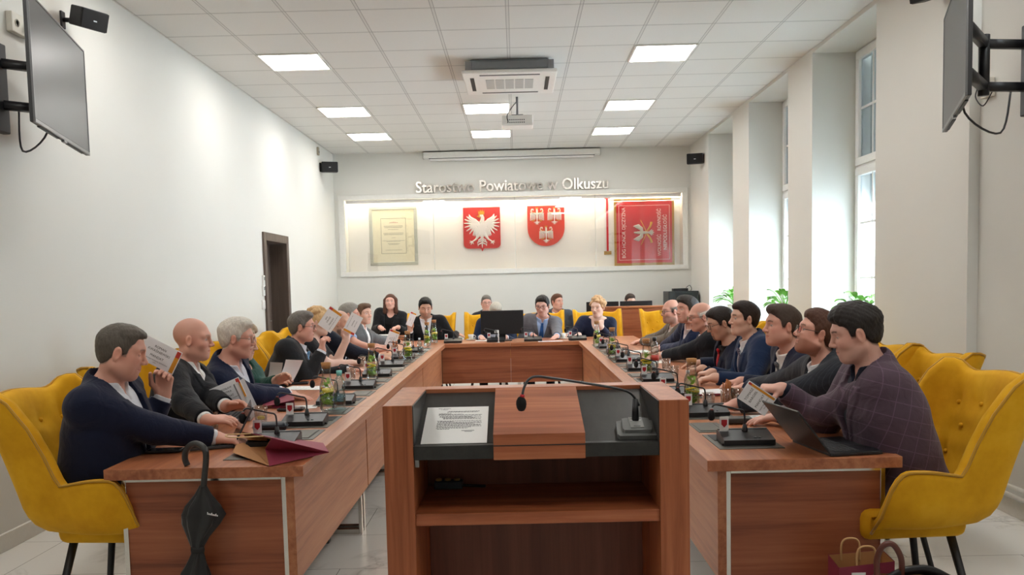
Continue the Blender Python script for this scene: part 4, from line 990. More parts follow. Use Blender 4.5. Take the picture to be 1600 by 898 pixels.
person('grey haired man with glasses in dark suit seated behind the monitor by back wall', (-.41, 13.3), FAR, HY(760, 473.5, 13.2),
       dict(h=.0085, skin=SK['pink'], hair='parted', haircol='#77716a', vol=.004, topvol=.006, look=(.15, .05, 0), glasses='#6a4a3c', rim=.7, jacket='#20242e', shirt='#e6e6ea'), {})
person('white haired man in blue suit bending low behind the black monitor', (-.33, 11.36), FAR, HY(775, 487.5, 11.0),
       dict(h=.0072, hs=1.04, skin=SK['pink'], hair='short', haircol='#bdb6a8', vol=.006, topvol=.006, look=(.1, .55, 0), lids=.004, jacket='#1d2a44', shirt='#d8dce8', browcol='#b0a898'),
       {'R': (HZ(752, 527, .80), (.2, -1, -.05), None, 'flat'), 'L': (HZ(790, 527, .80), (-.2, -1, -.05), None, 'flat')})
person('dark haired man with glasses in grey suit and blue tie at far table', (.29, 11.36), FAR, HY(847.5, 478, 11.05),
       dict(h=.0072, hs=1.08, skin=SK['pink'], hair='parted', part=-1, haircol='#241f1e', vol=.011, fade=.1, topvol=.010, front=.070, amp=.0028, recede=.008, look=(-.28, .20, 0), lids=.003, glasses='#1c1616', jacket='#6a6a70', shirt='#a9c3ea', tie='#2f62a8'),
       {'R': (HZ(832, 523, .81), (.3, -1, -.1), None, 'flat'), 'L': (HZ(870, 525, .81), (-.4, -1, -.1), None, 'flat')})
person('man with short reddish hair in blue grey suit by back wall looking right', (.62, 13.35), FAR, HY(870.5, 472, 13.1),
       dict(h=.0085, hs=1.04, skin=SK['ruddy'], hair='short', haircol='#5e3c2c', vol=.003, topvol=.006, look=(.62, -.02, 0), jacket='#4a5360', shirt='#e6e6ea'), {})
person('woman with short blonde hair in navy top resting chin on hand at far table', (1.03, 11.34), FAR, HY(934, 480.5, 11.0),
       dict(h=.0072, hs=1.04, skin=SK['pale'], hair='puffy', haircol='#cda67a', vol=.010, look=(-.55, .08, 0), shirt='#1a2038', shirtname='navy_top', collar=False, neckline=.085, jaw=.85, lip=(.5, .2, .18)),
       {'L': (HY(940, 512, 10.85), (-.1, .05, 1), (-.3, .9, .1), 'fist', (.4, -.2, -1)), 'R': (HZ(905, 523, .81), (-.5, -.8, -.1), None, 'relaxed', (-.7, .2, -.7))})
person('man with cropped hair half hidden behind the reception desk', (1.78, 13.3), FAR, HY(984.5, 471, 13.2),
       dict(h=.0085, skin=SK['fair'], hair='short', haircol='#453832', vol=.002, topvol=.002, recede=.015, look=(.25, .2, 0), jacket='#23252c', shirt='#dcdce0'), {})
# --- right row, far to near
person('bald man with glasses and grey beard in brown jacket at far end of right row', (1.82, 8.72), RIGHT, HY(1049, 487, 8.65),
       dict(h=.007, skin=SK['ruddy'], hair='fringe', haircol='#6f6860', vol=.002, look=(.25, .02, 0), glasses='#2a2624', beard='full', beardk=.4, beardcol='#7a6e64', jacket='#645a4e', shirt='#e0dcd4', fat=1.1),
       {'L': (HZ(1003, 533, .81), (-1, -.2, -.1), None, 'relaxed'), 'R': (HZ(1010, 530, .81), (-1, .1, -.1), None, 'relaxed')})
person('dark haired man in navy jacket and pale open shirt, third face from far end', (1.86, 7.9), RIGHT, HY(1073.5, 484, 7.65),
       dict(h=.0062, skin=SK['ruddy'], hair='parted', haircol='#3a332f', vol=.008, topvol=.014, front=.068, look=(.42, -.02, 0), jacket='#1e2a4a', shirt='#e2d8da', jaw=1.08),
       {'L': (HZ(1036, 545, .81), (-1, -.2, -.1), None, 'relaxed'), 'R': (HZ(1036, 541, .81), (-1, .1, -.1), None, 'relaxed')})
person('balding white haired man with glasses in dark jacket in right row', (1.84, 7.22), RIGHT, HY(1094.5, 495.5, 7.25),
       dict(h=.006, skin=SK['ruddy'], hair='fringe', haircol='#d8d4cc', vol=.008, look=(.1, .12, 0), glasses='#3a2a22', beard='moustache', beardcol='#8a7f76', jacket='#1a1c22', shirt='#dcdce2', browcol='#b0a69a'),
       {'L': (HZ(1036, 556, .81), (-1, -.1, -.1), None, 'flat'), 'R': (HZ(1040, 552, .81), (-1, .1, -.1), None, 'relaxed')})
person('man with goatee and glasses in black shirt and red tie looking down', (1.86, 6.62), RIGHT, HY(1126, 505, 6.4),
       dict(h=.0055, skin=SK['tan'], hair='short', haircol='#2d2623', vol=.006, topvol=.010, look=(.05, .30, 0), lids=.005, glasses='#2c2222', beard='goatee', beardk=.7, beardcol='#3a2c24', jacket='#191f34', shirt='#101014', tie='#c81f2c', cuffs=False),
       {'L': (HZ(1098, 576, .82), (-1, .1, -.1), None, 'fist'), 'R': (HZ(1090, 568, .81), (-1, .2, -.1), None, 'relaxed')})
person('dark haired man in blue suit and striped tie looking straight ahead', (1.86, 5.98), RIGHT, HY(1163, 498.5, 5.98),
       dict(h=.005, skin=SK['fair'], hair='short', haircol='#2c211c', vol=.004, topvol=.010, front=.070, recede=.016, look=(.12, -.04, 0), jacket='#1a2c4c', shirt='#eeeef2', tie='#4a3f52', tkind='stripe', jaw=1.02, cuffs=False),
       {'L': (HZ(1117, 590, .82), (-1, .1, -.1), None, 'relaxed'), 'R': (HZ(1112, 582, .81), (-1, .2, -.1), None, 'fist')})
person('stocky man with brushed up brown hair in navy suit and grey tie', (1.86, 5.02), RIGHT, HY(1222, 509.5, 4.95),
       dict(h=.0044, skin=SK['ruddy'], hair='quiff', haircol='#4c3e36', vol=.004, topvol=.010, look=(.08, -.05, 0), jacket='#1b2138', shirt='#efece8', tie='#6a6c70', jaw=1.22, fat=1.22, wide=1.08, bw=1.06, cuffs=False),
       {'L': (HZ(1163, 606, .81), (-1, .0, -.1), None, 'relaxed'), 'R': (HZ(1158, 596, .82), (-1, .2, -.1), None, 'relaxed')})
person('bearded man with round glasses in pinstripe suit and magenta tie looking up', (1.84, 4.42), RIGHT, HY(1276, 521.5, 4.42),
       dict(h=.0042, skin=SK['ruddy'], hair='short', haircol='#56382a', vol=.004, topvol=.014, front=.070, look=(-.08, -.28, 0), glasses='#2a1a12', rim=1.3, beard='full', beardk=.62, beardcol='#8c4a28', jacket='#2a2d34', jkind='pin', shirt='#eef0f4', tie='#6c1748', jaw=1.18, fat=1.15, cuffs=False),
       {'L': (HZ(1150, 632, .815), (-1, -.1, -.12), None, 'relaxed'), 'R': (HZ(1170, 604, .81), (-1, .1, -.1), None, 'relaxed')})
person('dark haired man in purple checked jacket reading a card in right foreground', (1.66, 3.56), RIGHT, HY(1337, 521, 3.56),
       dict(h=.0036, skin=SK['pink'], hair='short', haircol='#2a2523', vol=.012, topvol=.016, amp=.0018, front=.062, look=(-.22, .24, 0), lids=.006, jacket='#54434f', jkind='plaid', shirt='#1c2130', cuffs=True, trousers='#20222a', jaw=1.0, beard='full', beardk=.10, watch='L', watchcol='#b8a888'),
       {'R': (HY(1222, 608, 3.86), (-1, -.12, .12), (.12, .2, -1), 'pinch', (.3, .3, -1)), 'L': (HZ(1219, 650, .815), (-1, .05, -.12), None, 'flat', (.2, -.35, -1))})
# ------------------------------------------------------------------ their chairs and the empty ones
for x, y, rz, lb in (
    (-1.76, 3.72, .0, 'yellow tufted wing chair in left foreground under the navy suited man'),
    (-1.86, 4.72, .0, 'yellow wing chair under the bald man in black suit'),
    (-1.86, 5.36, .0, 'yellow wing chair under the white haired man with glasses'),
    (-1.88, 6.02, .0, 'yellow wing chair under the person in green'),
    (-1.88, 6.70, .0, 'yellow wing chair under the man with light blue tie'),
    (-1.88, 7.40, .0, 'yellow wing chair under the curly blonde woman in left row'),
    (-1.88, 8.08, .0, 'yellow wing chair under the bald bearded man in left row'),
    (-1.88, 8.85, .0, 'yellow wing chair under the man in light blue shirt'),
    (-1.88, 9.72, .0, 'yellow wing chair under the grey suited man ending the left row'),
    (1.58, 3.56, PI, 'yellow tufted wing chair in right foreground under the purple jacket man'),
    (1.80, 4.40, PI, 'yellow wing chair under the man in pinstripe suit'),
    (1.80, 5.02, PI, 'yellow wing chair under the stocky man with grey tie'),
    (1.80, 5.76, PI, 'yellow wing chair under the man in blue suit'),
    (1.80, 6.46, PI, 'yellow wing chair under the man with red tie'),
    (1.80, 7.16, PI, 'yellow wing chair under the balding white haired man'),
    (1.80, 7.86, PI, 'yellow wing chair under the man with pale open shirt'),
    (1.78, 8.72, PI, 'yellow wing chair under the man in brown jacket'),
    (2.02, 11.15, -PI/2, 'empty yellow wing chair in front of the reception desk'),
    (-1.20, 11.4, -PI/2, 'yellow wing chair under the man with black tie'),
    (-.40, 11.4, -PI/2, 'yellow wing chair under the man behind the monitor'),
    (.32, 11.42, -PI/2, 'yellow wing chair under the grey suited man at far table'),
    (1.12, 11.4, -PI/2, 'yellow wing chair under the blonde woman at far table'),
    ):
    chair(x, y, rz, lb)

# plain low chairs of the back row
def plain_chair(x, y, label):
    t = thing('visitor_chair', label, 'chair', (x, y, 0), -PI/2, 'dark visitor chairs by the back wall')
    MB().box(-.2, .24, -.22, .22, .40, .46, .02).build('seat', M_DARK, t); MB().box(-.25, -.21, -.21, .21, .5, .78, .015).build('backrest', M_DARK, t)
    for sx in (-.21, .21):
        for sy in (-.2, .2): MB().tube([(sx, sy, .41 if sx > 0 else .6), (sx*1.05, sy, 0)], .011, 8).build('leg', M_BLACK, t)
for x, y, lb in ((-.41, 13.3, 'dark visitor chair by back wall under the grey haired man with glasses'), (.62, 13.35, 'dark visitor chair by back wall under the reddish haired man'), (-2.06, 13.3, 'dark visitor chair by back wall under the auburn haired woman'), (1.78, 13.35, 'dark visitor chair behind the reception desk')):
    plain_chair(x, y, lb)
# ------------------------------------------------------------------ things on the walls and the ceiling
def C6(x, y): return (520+x/2.7586, 250+y/2.7586)
M_CASEW = flat('#f1efea', .5, vary=.01)
t = thing('display_case', 'long white framed glass display case set in the back wall', 'display case', (0, YB, 0))
f = MB(); y0 = -.03
for (x0, x1, z0, z1) in ((CX0, CX1, CZ0, IZ0), (CX0, CX1, IZ1, CZ1), (CX0, IX0, IZ0, IZ1), (IX1, CX1, IZ0, IZ1)): f.box(x0, x1, y0, .02, z0, z1, .004)
f.build('frame', M_WHITE, t)
MB().box(IX0+.002, IX1-.002, .235, .258, IZ0+.002, IZ1-.002).build('back_panel', M_CASEW, t)
xs = [IX0, -1.37, 0.0, 1.35, IX1]
M_CGL = glassmat('case_glass', '#ffffff', .12)
for i in range(4):
    MB().box(xs[i]+.004, xs[i+1]-.004, .0, .006, IZ0+.004, IZ1-.004).build('glass_pane', M_CGL, t)
    if i: MB().box(xs[i]-.006, xs[i]+.006, -.004, .012, IZ0+.004, IZ1-.004).build('glass_joint', flat('#d9dad4', .2), t)
MB().box(IX0+.05, IX1-.05, .17, .22, IZ1-.016, IZ1-.004).build('light_strip', emit('#fff2d6', 32.0, 'warm_strip'), t)
MB().box(IX0+.02, IX1-.02, .015, .03, IZ1-.06, IZ1-.004).build('light_cover', M_CASEW, t)
YC = YB+.235           # face of the back panel
# framed document
def at_case(px, py, Y=YC-.02): return onY(px, py, Y)
a = at_case(*C6(158, 203)); b = at_case(*C6(365, 450))
cx, cz, hw, hh = (a.x+b.x)/2, (a.z+b.z)/2, .41, .50
t = thing('framed_document', 'pale silver framed cream certificate in left end of display case', 'framed document', (cx, YC, cz))
f = MB(); w_ = .055
for (x0, x1, z0, z1) in ((-hw, hw, -hh, -hh+w_), (-hw, hw, hh-w_, hh), (-hw, -hw+w_, -hh+w_, hh-w_), (hw-w_, hw, -hh+w_, hh-w_)): f.box(x0, x1, -.03, 0, z0, z1, .006)
f.build('frame', flat('#bdbfb4', .35, .2), t); MB().box(-hw+w_, hw-w_, -.012, -.002, -hh+w_, hh-w_).build('mount', flat('#ebe4c8', .7), t)
ink = MB(); FX = Matrix(((1, 0, 0, 0), (0, 0, 1, -.0135), (0, 1, 0, 0), (0, 0, 0, 1)))
iw, ih = .215, .30
for (x0, x1, z0, z1) in ((-iw, iw, -ih, -ih+.006), (-iw, iw, ih-.006, ih), (-iw, -iw+.006, -ih, ih), (iw-.006, iw, -ih, ih)): ink.box(x0, x1, -.014, -.012, z0, z1)
random.seed(5)
for zz, hw2 in ((.17, .16), (.155, .16), (.14, .15), (.11, .09), (.05, .17), (.035, .17), (.02, .16), (-.03, .03), (-.08, .19), (-.095, .12), (-.13, .1), (-.145, .08), (-.24, .14)):
    x = -hw2
    while x < hw2: wd = random.uniform(.01, .03); ink.box(x, min(hw2, x+wd), -.014, -.012, zz-.003, zz+.003); x += wd+.006
ink.build('print', flat('#8f8a6e', .8), t)
em = MB()
for k in range(5): em.tube([(-.06+.03*k, -.014, .22), (-.06+.03*k+.008, -.014, .245-.008*abs(k-2)), (-.06+.03*k+.016, -.014, .22)], .004, 5)
em.build('printed_emblem', flat('#b0493e', .7), t)
# relief eagle as one surface; unit box x -1..1, z -1..1
M_EAGLE = flat('#eeeae4', .45, vary=.02); M_ARMSRED = flat('#cf2f2c', .4); M_GOLD = flat('#d8a62c', .35, .2)
def relief(parts, sx, sz, th, h):
    fl = Field((-sx-.02, -th-.012, -sz-.02), (sx+.02, .012, sz+.02), h)
    X, Y, Z = fl.ax[0][:, None], None, fl.ax[2][None, :]; D = np.full((len(fl.ax[0]), len(fl.ax[2])), 1., np.float32)
    for a, b, ra, rb in parts:
        a = np.array([a[0]*sx, a[1]*sz]); b = np.array([b[0]*sx, b[1]*sz]); ra, rb = ra*sx, rb*sx; ab = b-a; L = ab@ab+1e-9
        tt = np.clip(((X-a[0])*ab[0]+(Z-a[1])*ab[1])/L, 0, 1); d = np.hypot(X-a[0]-tt*ab[0], Z-a[1]-tt*ab[1])-(ra+tt*(rb-ra)); D = np.minimum(D, d)
    yy = fl.ax[1][None, :, None]; fl.F = np.maximum(np.maximum(D[:, None, :], -yy-th), yy-.004).astype(np.float32)*1.0
    bulge = np.clip(-D, 0, .012)[:, None, :]; fl.F = np.maximum(D[:, None, :], np.maximum(-yy-th*.5-bulge, yy-.004)).astype(np.float32)
    return biggest(*fl.mesh(), .0005)
def big_eagle():
    P = []
    for s in (1, -1):
        P.append(((s*.13, .12), (s*.42, .42), .13, .15)); P.append(((s*.42, .42), (s*.70, .66), .14, .05)); P.append(((s*.30, .30), (s*.55, .18), .17, .16))
        for k in range(9):
            q = k/8; ang = R(62-150*q); bx, bz = .50-.18*q**1.4, .40-.34*q; ln = .46+.12*math.sin(q*PI)-.02*q
            P.append(((s*bx, bz), (s*(bx+ln*math.cos(ang)), bz+ln*math.sin(ang)*.9), .085, .022))
        for k in range(5):
            q = k/4; ang = R(-72-22*q); bx, bz = .30-.14*q, .05; P.append(((s*bx, bz), (s*(bx+.5*math.cos(ang)), bz+.42*math.sin(ang)), .07, .02))
        P.append(((s*.10, -.18), (s*.36, -.52), .12, .05)); P.append(((s*.36, -.52), (s*.56, -.64), .045, .035))
        for dx, dz in ((.16, .06), (.17, -.04), (.10, -.14), (-.06, -.10)): P.append(((s*.56, -.66), (s*(.56+dx), -.66+dz), .04, .015))
        for zz, xx in ((-.55, .20), (-.66, .26), (-.78, .24)): P.append(((s*.03, zz+.06), (s*xx, zz-.02), .045, .03)); P.append(((s*xx, zz-.02), (s*xx, zz-.10), .03, .012))
    P += [((0, .35), (0, -.12), .14, .17), ((0, -.12), (0, -.5), .15, .07), ((0, -.5), (0, -.96), .07, .015), ((.02, .35), (.06, .58), .13, .10), ((.06, .58), (0, .72), .10, .095), ((0, .72), (-.1, .69), .08, .06)]
    return P
def small_eagle():
    P = []
    for s in (1, -1):
        P += [((s*.12, .25), (s*.55, .35), .12, .10), ((s*.55, .35), (s*.80, .55), .09, .08), ((s*.80, .55), (s*.70, .80), .08, .07), ((s*.70, .80), (s*.50, .78), .07, .06), ((s*.5, .78), (s*.52, .62), .06, .04)]
        for k in range(5): x = .25+.155*k; P.append(((s*x, .35), (s*(x+.03), -.35-.03*k), .065, .045))
        for k in range(3): P.append(((s*.02, -.62), (s*(.16+.14*k), -.92+.12*k), .05, .03))
    P += [((0, .62), (0, -.15), .13, .13), ((0, -.15), (0, -.5), .12, .045), ((0, -.5), (0, -.95), .06, .04), ((0, .62), (0, .80), .12, .09), ((0, .8), (-.14, .78), .05, .03)]
    return P
# large crest with crowned eagle
a = at_case(722, 321); b = at_case(784, 395); cx, cz = (a.x+b.x)/2, (a.z+b.z)/2
t = thing('coat_of_arms', 'red shield with large crowned white eagle in display case', 'coat of arms', (cx, YC, cz))
W2, H2 = .315, .37; top = .37; P = [(-W2, top), (W2, top), (W2, -.25)]
for k in range(1, 9): an = k/8*PI/2; P.append((W2-.085+.085*math.cos(an), -.25-.075*math.sin(an)))
P += [(.05, -.325), (.02, -.335), (0, -.38), (-.02, -.335), (-.05, -.325)]
for k in range(8, 0, -1): an = k/8*PI/2; P.append((-W2+.085-.085*math.cos(an), -.25-.075*math.sin(an)))
P.append((-W2, -.25)); M = Matrix(((1, 0, 0, 0), (0, 0, 1, 0), (0, 1, 0, 0), (0, 0, 0, 1)))
MB().prism(P, -.05, -.025, M).build('shield', M_ARMSRED, t)
me = npmesh('eagle', *relief(big_eagle(), .295, .325, .022, .0045), M_EAGLE, t); me.location = (0, -.05, .0)
cr = MB(); cr.prism([(-.05, .245), (-.058, .315), (-.035, .285), (-.018, .33), (0, .29), (.018, .33), (.035, .285), (.05, .315), (.045, .245)], -.078, -.055, M); cr.build('crown', M_GOLD, t)
bk = MB(); bk.prism([(-.085, .215), (-.03, .245), (-.03, .19)], -.076, -.058, M); bk.build('beak', M_GOLD, t)
# three small eagles
a = at_case(822, 319.5); b = at_case(884, 387); cx, cz = (a.x+b.x)/2, (a.z+b.z)/2
t = thing('coat_of_arms', 'round bottomed red shield with three small white eagles in display case', 'coat of arms', (cx, YC, cz))
P = [(-.315, .345), (.315, .345), (.315, -.04)]+[(.315*math.cos(k/14*PI), -.04-.30*math.sin(k/14*PI)) for k in range(1, 14)]+[(-.315, -.04)]
MB().prism(P, -.05, -.025, M).build('shield', flat('#d8402f', .4), t)
for ex, ez in ((-.15, .17), (.145, .17), (0, -.14)):
    e = npmesh('eagle', *relief(small_eagle(), .125, .15, .014, .0045), M_EAGLE, t); e.location = (ex, -.05, ez)
    g = MB()
    for s in (1, -1): g.tube([(ex+s*.03, -.058, ez-.06), (ex+s*.085, -.058, ez-.085)], .006, 6); g.tube([(ex+s*.03, -.066, ez+.06), (ex+s*.08, -.066, ez+.065), (ex+s*.1, -.066, ez+.1)], .004, 6)
    g.prism([(ex-.02, ez+.122), (ex-.022, ez+.15), (ex, ez+.138), (ex+.022, ez+.15), (ex+.02, ez+.122)], -.066, -.052, M)
    g.build('gilding', M_GOLD, t)
# banner
a = at_case(*C6(1210, 178)); b = at_case(*C6(1472, 452)); x0, x1, z1, z0 = a.x, b.x, a.z+.02, b.z
t = thing('banner', 'red embroidered banner with gold fringe hung in right end of display case', 'banner', ((x0+x1)/2, YC, (z0+z1)/2))
hw, hh = (x1-x0)/2, (z1-z0)/2; M_BAN = flat('#c4202c', .7, sheen=.3); M_FR = flat('#a9823a', .8, bump=.6, scale=60); M_SIL = flat('#c9c4b8', .5); M_WTHR = flat('#efe6e2', .6)
G = []
for i in range(25): u = -1+2*i/24; G.append([(u*(hw-.035), -.045-.008*math.sin(u*9), zz) for zz in np.linspace(-hh+.045, hh-.03, 6)])
m = MB(); m.grid(G); m.grid([[(p[0], p[1]+.006, p[2]) for p in r] for r in G]); 
for r0 in (0, -1): m.grid([[q for q in G[r0]], [(p[0], p[1]+.006, p[2]) for p in G[r0]]])
m.build('cloth', M_BAN, t)
for k, (xa, xb, za, zb) in enumerate(((-hw, -hw+.04, -hh, hh-.03), (hw-.04, hw, -hh, hh-.03), (-hw+.04, hw-.04, -hh, -hh+.05))): MB().box(xa, xb, -.05, -.036, za, zb, .004).build('fringe', M_FR, t)
MB().tube([(-hw-.09, -.05, hh), (hw+.10, -.05, hh)], .011, 10).build('pole', M_STEEL, t)
MB().tube([(-hw, -.05, hh), (hw-.05, -.05, hh)], .02, 10).build('pole_sleeve', M_FR, t)
FB2 = Matrix(((1, 0, 0, 0), (0, 0, -1, -.0545), (0, 1, 0, 0), (0, 0, 0, 1)))
m = MB(); bw_, bh = hw-.08, hh-.10
for (xa, xb, za, zb) in ((-bw_, bw_, bh-.005, bh), (-bw_, bw_, -bh, -bh+.005), (-bw_, -bw_+.005, -bh, bh), (bw_-.005, bw_, -bh, bh)): m.box(xa, xb, -.056, -.0545, za, zb)
m.build('border_line', M_WTHR, t)
Rt = Matrix.Rotation(PI/2, 4, 'Z')
for body, xx, zz, ln in (('BÓG HONOR OJCZYZNA', -hw+.165, 0, hh*1.52), ('WOLNOŚĆ   RÓWNOŚĆ', hw-.255, 0, hh*1.42), ('NIEPODLEGŁOŚĆ', hw-.155, .0, hh*1.05)):
    m = MB(); text_mb(m, body, .085, Matrix.Identity(4)); wdt = max(v[0] for v in m.v)-min(v[0] for v in m.v); k = ln/wdt
    Mt = FB2 @ Matrix.Translation((xx, zz, 0)) @ Rt
    m.v = [tuple(Mt @ Vector((v[0]*k, v[1]*1.0, v[2]+.001))) for v in m.v]; m.build('embroidered_text', M_WTHR, t)
P2 = []
for s in (1, -1):
    P2 += [((0, .1), (s*.35, .15), .14, .15), ((s*.35, .15), (s*.62, .40), .16, .12), ((s*.62, .40), (s*.58, .78), .14, .05), ((s*.3, .2), (s*.5, .62), .10, .06)]
    P2 += [((0, -.55), (s*.16, -.85), .08, .04), ((0, -.5), (s*.26, -.75), .07, .03)]
P2 += [((0, .45), (0, -.3), .12, .13), ((0, -.3), (0, -.9), .1, .05), ((0, .45), (.02, .72), .1, .07)]
e = npmesh('silver_eagle', *relief(P2, .19, .20, .012, .005), M_SIL, t); e.location = (-.02, -.052, 0); e.rotation_euler = (0, -PI/2, 0)
g = MB()
for s in (1, -1): g.tube([(-.06, -.062, s*.21), (.07, -.062, -s*.06)], .006, 6); g.tube([(.05, -.062, s*.03), (.10, -.062, s*.1), (.125, -.062, s*.175)], [.012, .016, .022], 8)
g.build('crossed_rifles', M_GOLD, t)
t = thing('banner_ribbon', 'white and red ribbon with gold fringed end beside the banner', 'ribbon', ((at_case(*C6(1185, 400))).x, YC, 0))
zt, zb = at_case(*C6(1185, 165)).z, at_case(*C6(1185, 405)).z
MB().box(-.045, .045, -.03, -.024, zb+.05, zt, .001).build('ribbon', M_WTHR, t); MB().box(-.018, .018, -.032, -.0295, zb+.05, zt).build('red_stripe', M_BAN, t)
MB().box(-.062, .062, -.036, -.022, zb-.01, zb+.05, .003).build('fringe', M_FR, t)
m = MB(); 
for s in (1, -1): m.tube(smooth_curve([(0, -.03, zt), (s*.03, -.04, zt+.05), (s*.06, -.04, zt+.055), (s*.055, -.035, zt+.01), (0, -.03, zt)], 5), .012, 6, flat=.5)
m.build('bow', M_RED, t)
# lettering above the case
M_LET = flat('#cfcac2', .22, .85)
t = thing('wall_lettering', 'brushed metal letters on the back wall above the display case', 'lettering', (0, YB, 0))
S_ = 'Starostwo Powiatowe w Olkuszu'
def twidth(s):
    m = MB(); text_mb(m, s, 1, Matrix.Identity(4), align='LEFT'); return max(v[0] for v in m.v) if m.v else 0
aL = onY(649, 284, YB-.03); aR = onY(950, 279, YB-.03); kx = (aR.x-aL.x)/twidth(S_); kz = .262
for i, ch in enumerate(S_):
    if ch == ' ': continue
    off = twidth(S_[:i+1])-twidth(ch); m = MB(); q = (aL.x+off*kx-aL.x)/(aR.x-aL.x)
    text_mb(m, ch, 1, Matrix(((kx, 0, 0, aL.x+off*kx), (0, 0, -.03, -.03), (0, kz, 0, 3.115-(.0)*q), (0, 0, 0, 1))), ext=.5, align='LEFT', bold=.012)
    zmin = 0
    o = m.build('letter', M_LET, t)
# projection screen case under the ceiling
t = thing('projection_screen', 'white rolled up projection screen case along top of the back wall', 'projection screen', (-.03, YB, 3.645))
MB().box(-1.47, 1.47, -.125, -.01, -.055, .045, .015).build('casing', M_WHITE, t); MB().box(-1.36, 1.36, -.09, -.05, -.095, -.06, .006).build('bottom_bar', M_PVC, t); MB().box(-1.38, 1.38, -.1, -.04, -.0585, -.054).build('slot', M_DARK, t)
for s in (1, -1): MB().box(s*1.475-.008, s*1.475+.008, -.13, -.001, -.06, .05, .004).build('end_cap', flat('#bdbab2', .5), t)
# ------------------------------------------------------------------ air conditioner, projector
t = thing('ceiling_air_conditioner', 'white ceiling cassette air conditioner between the light panels', 'air conditioner', (-.02, 8.86, ZC))
MB().box(-.40, .40, -.40, .42, -.125, .0, .03).build('body', flat('#85888c', .4, .4), t)
pm = MB(); pz = -.16; pm.box(-.47, .47, -.475, .475, pz, pz+.035, .012); pm.build('panel', M_WHITE, t)
g = MB()
for k in range(5): g.box(-.245+k*.1, -.16+k*.1, -.2, .2, pz-.003, pz+.004, .001)
g.build('air_grille', flat('#b9b7b2', .6), t)
for (xa, xb, ya, yb) in ((-.3, .3, -.40, -.36), (-.3, .3, .36, .40)): MB().box(xa, xb, ya, yb, pz-.002, pz+.003).build('air_slot', flat('#5e5d5a', .6), t)
for (xa, xb) in ((-.40, -.36), (.36, .40)): MB().box(xa, xb, -.28, .28, pz-.002, pz+.003).build('air_slot', flat('#2b2b2c', .6), t)
for sx in (1, -1):
    for sy in (1, -1): MB().box(sx*.41-.03, sx*.41+.03, sy*.38-.02, sy*.38+.02, -.12, -.02, .004).build('hanger', M_STEEL, t)
PJ = onY(808.5, 191, 10.2)
t = thing('projector', 'white ceiling projector hanging on a short pole behind the air conditioner', 'projector', (PJ.x, PJ.y, PJ.z))
MB().box(-.185, .185, -.13, .13, -.062, .062, .012).build('body', M_WHITE, t)
m = MB()
for k in range(9):
    for j in range(2): m.box(-.12+k*.024, -.107+k*.024, -.1315, -.129, -.03+j*.03, -.018+j*.03)
m.build('ports', M_DARK, t); MB().tube([(0, 0, .06), (0, 0, ZC-PJ.z-.004)], .014, 10).build('pole', M_STEEL, t); MB().box(-.07, .07, -.05, .05, .062, .085, .004).build('mount_plate', M_STEEL, t)
MB().lathe([(.045, 0), (.055, -.03), (.05, -.0301)], 14, Matrix.Translation((-.1, .13, 0)) @ Matrix.Rotation(-PI/2, 4, 'X')).build('lens', M_BLACK, t)
MB().tube(smooth_curve([(-.11, -.13, -.02), (-.12, -.17, .05), (-.06, -.1, .16), (-.005, -.01, .24)], 6), .006, 6).build('cable', M_BLACK, t)
# ------------------------------------------------------------------ loudspeakers
M_SPK = flat('#1c1c1f', .5)
def speaker(loc, yaw, tilt, wall_dir, label, k=1.0):
    t = thing('loudspeaker', label, 'loudspeaker', loc, yaw, 'black wall loudspeakers')
    Tm = Matrix.Rotation(tilt, 4, 'Y')
    MB().box(-.09*k, .07*k, -.125*k, .125*k, -.08*k, .08*k, .012*k, Tm).build('cabinet', M_SPK, t); MB().box(.07*k, .078*k, -.12*k, .12*k, -.075*k, .075*k, .003, Tm).build('grille', flat('#101012', .8, bump=.5, scale=200), t)
    MB().box(.0782*k, .0795*k, -.015*k, .015*k, -.012*k, -.002*k, M=Tm).build('badge', flat('#c8c8c8', .3, .5), t)
    wd = Matrix.Rotation(-yaw, 4, 'Z') @ Vector(wall_dir); e = wd
    m = MB(); m.tube([(-.08*k, 0, 0), tuple(e*.9)], .016, 8); m.build('bracket_arm', M_BLACK, t)
    fz = frame(tuple(e*.985), tuple(e), (0, 0, 1)); MB().box(-.012, .002, -.07*k, .07*k, -.03*k, .03*k, .003, fz).build('wall_plate', M_BLACK, t)
p = onX(140, 30, -2.84); speaker(tuple(p), R(-28), R(18), (-3.03-p.x, 0, 0), 'black loudspeaker on left wall above the left screen', .8)
p = onX(515, 261, -2.88); speaker(tuple(p), R(-75), R(4), (-3.03-p.x, 0, 0), 'black loudspeaker high in left back corner')
p = onX(1086, 248, 2.82); speaker(tuple(p), R(-105), R(4), (2.95-p.x, 0, 0), 'black loudspeaker high in right back corner')
p = onX(1456, -22, 2.80); speaker(tuple(p), R(-150), R(14), (2.95-p.x, 0, 0), 'black loudspeaker at top of right pillar, cut by the photo edge')
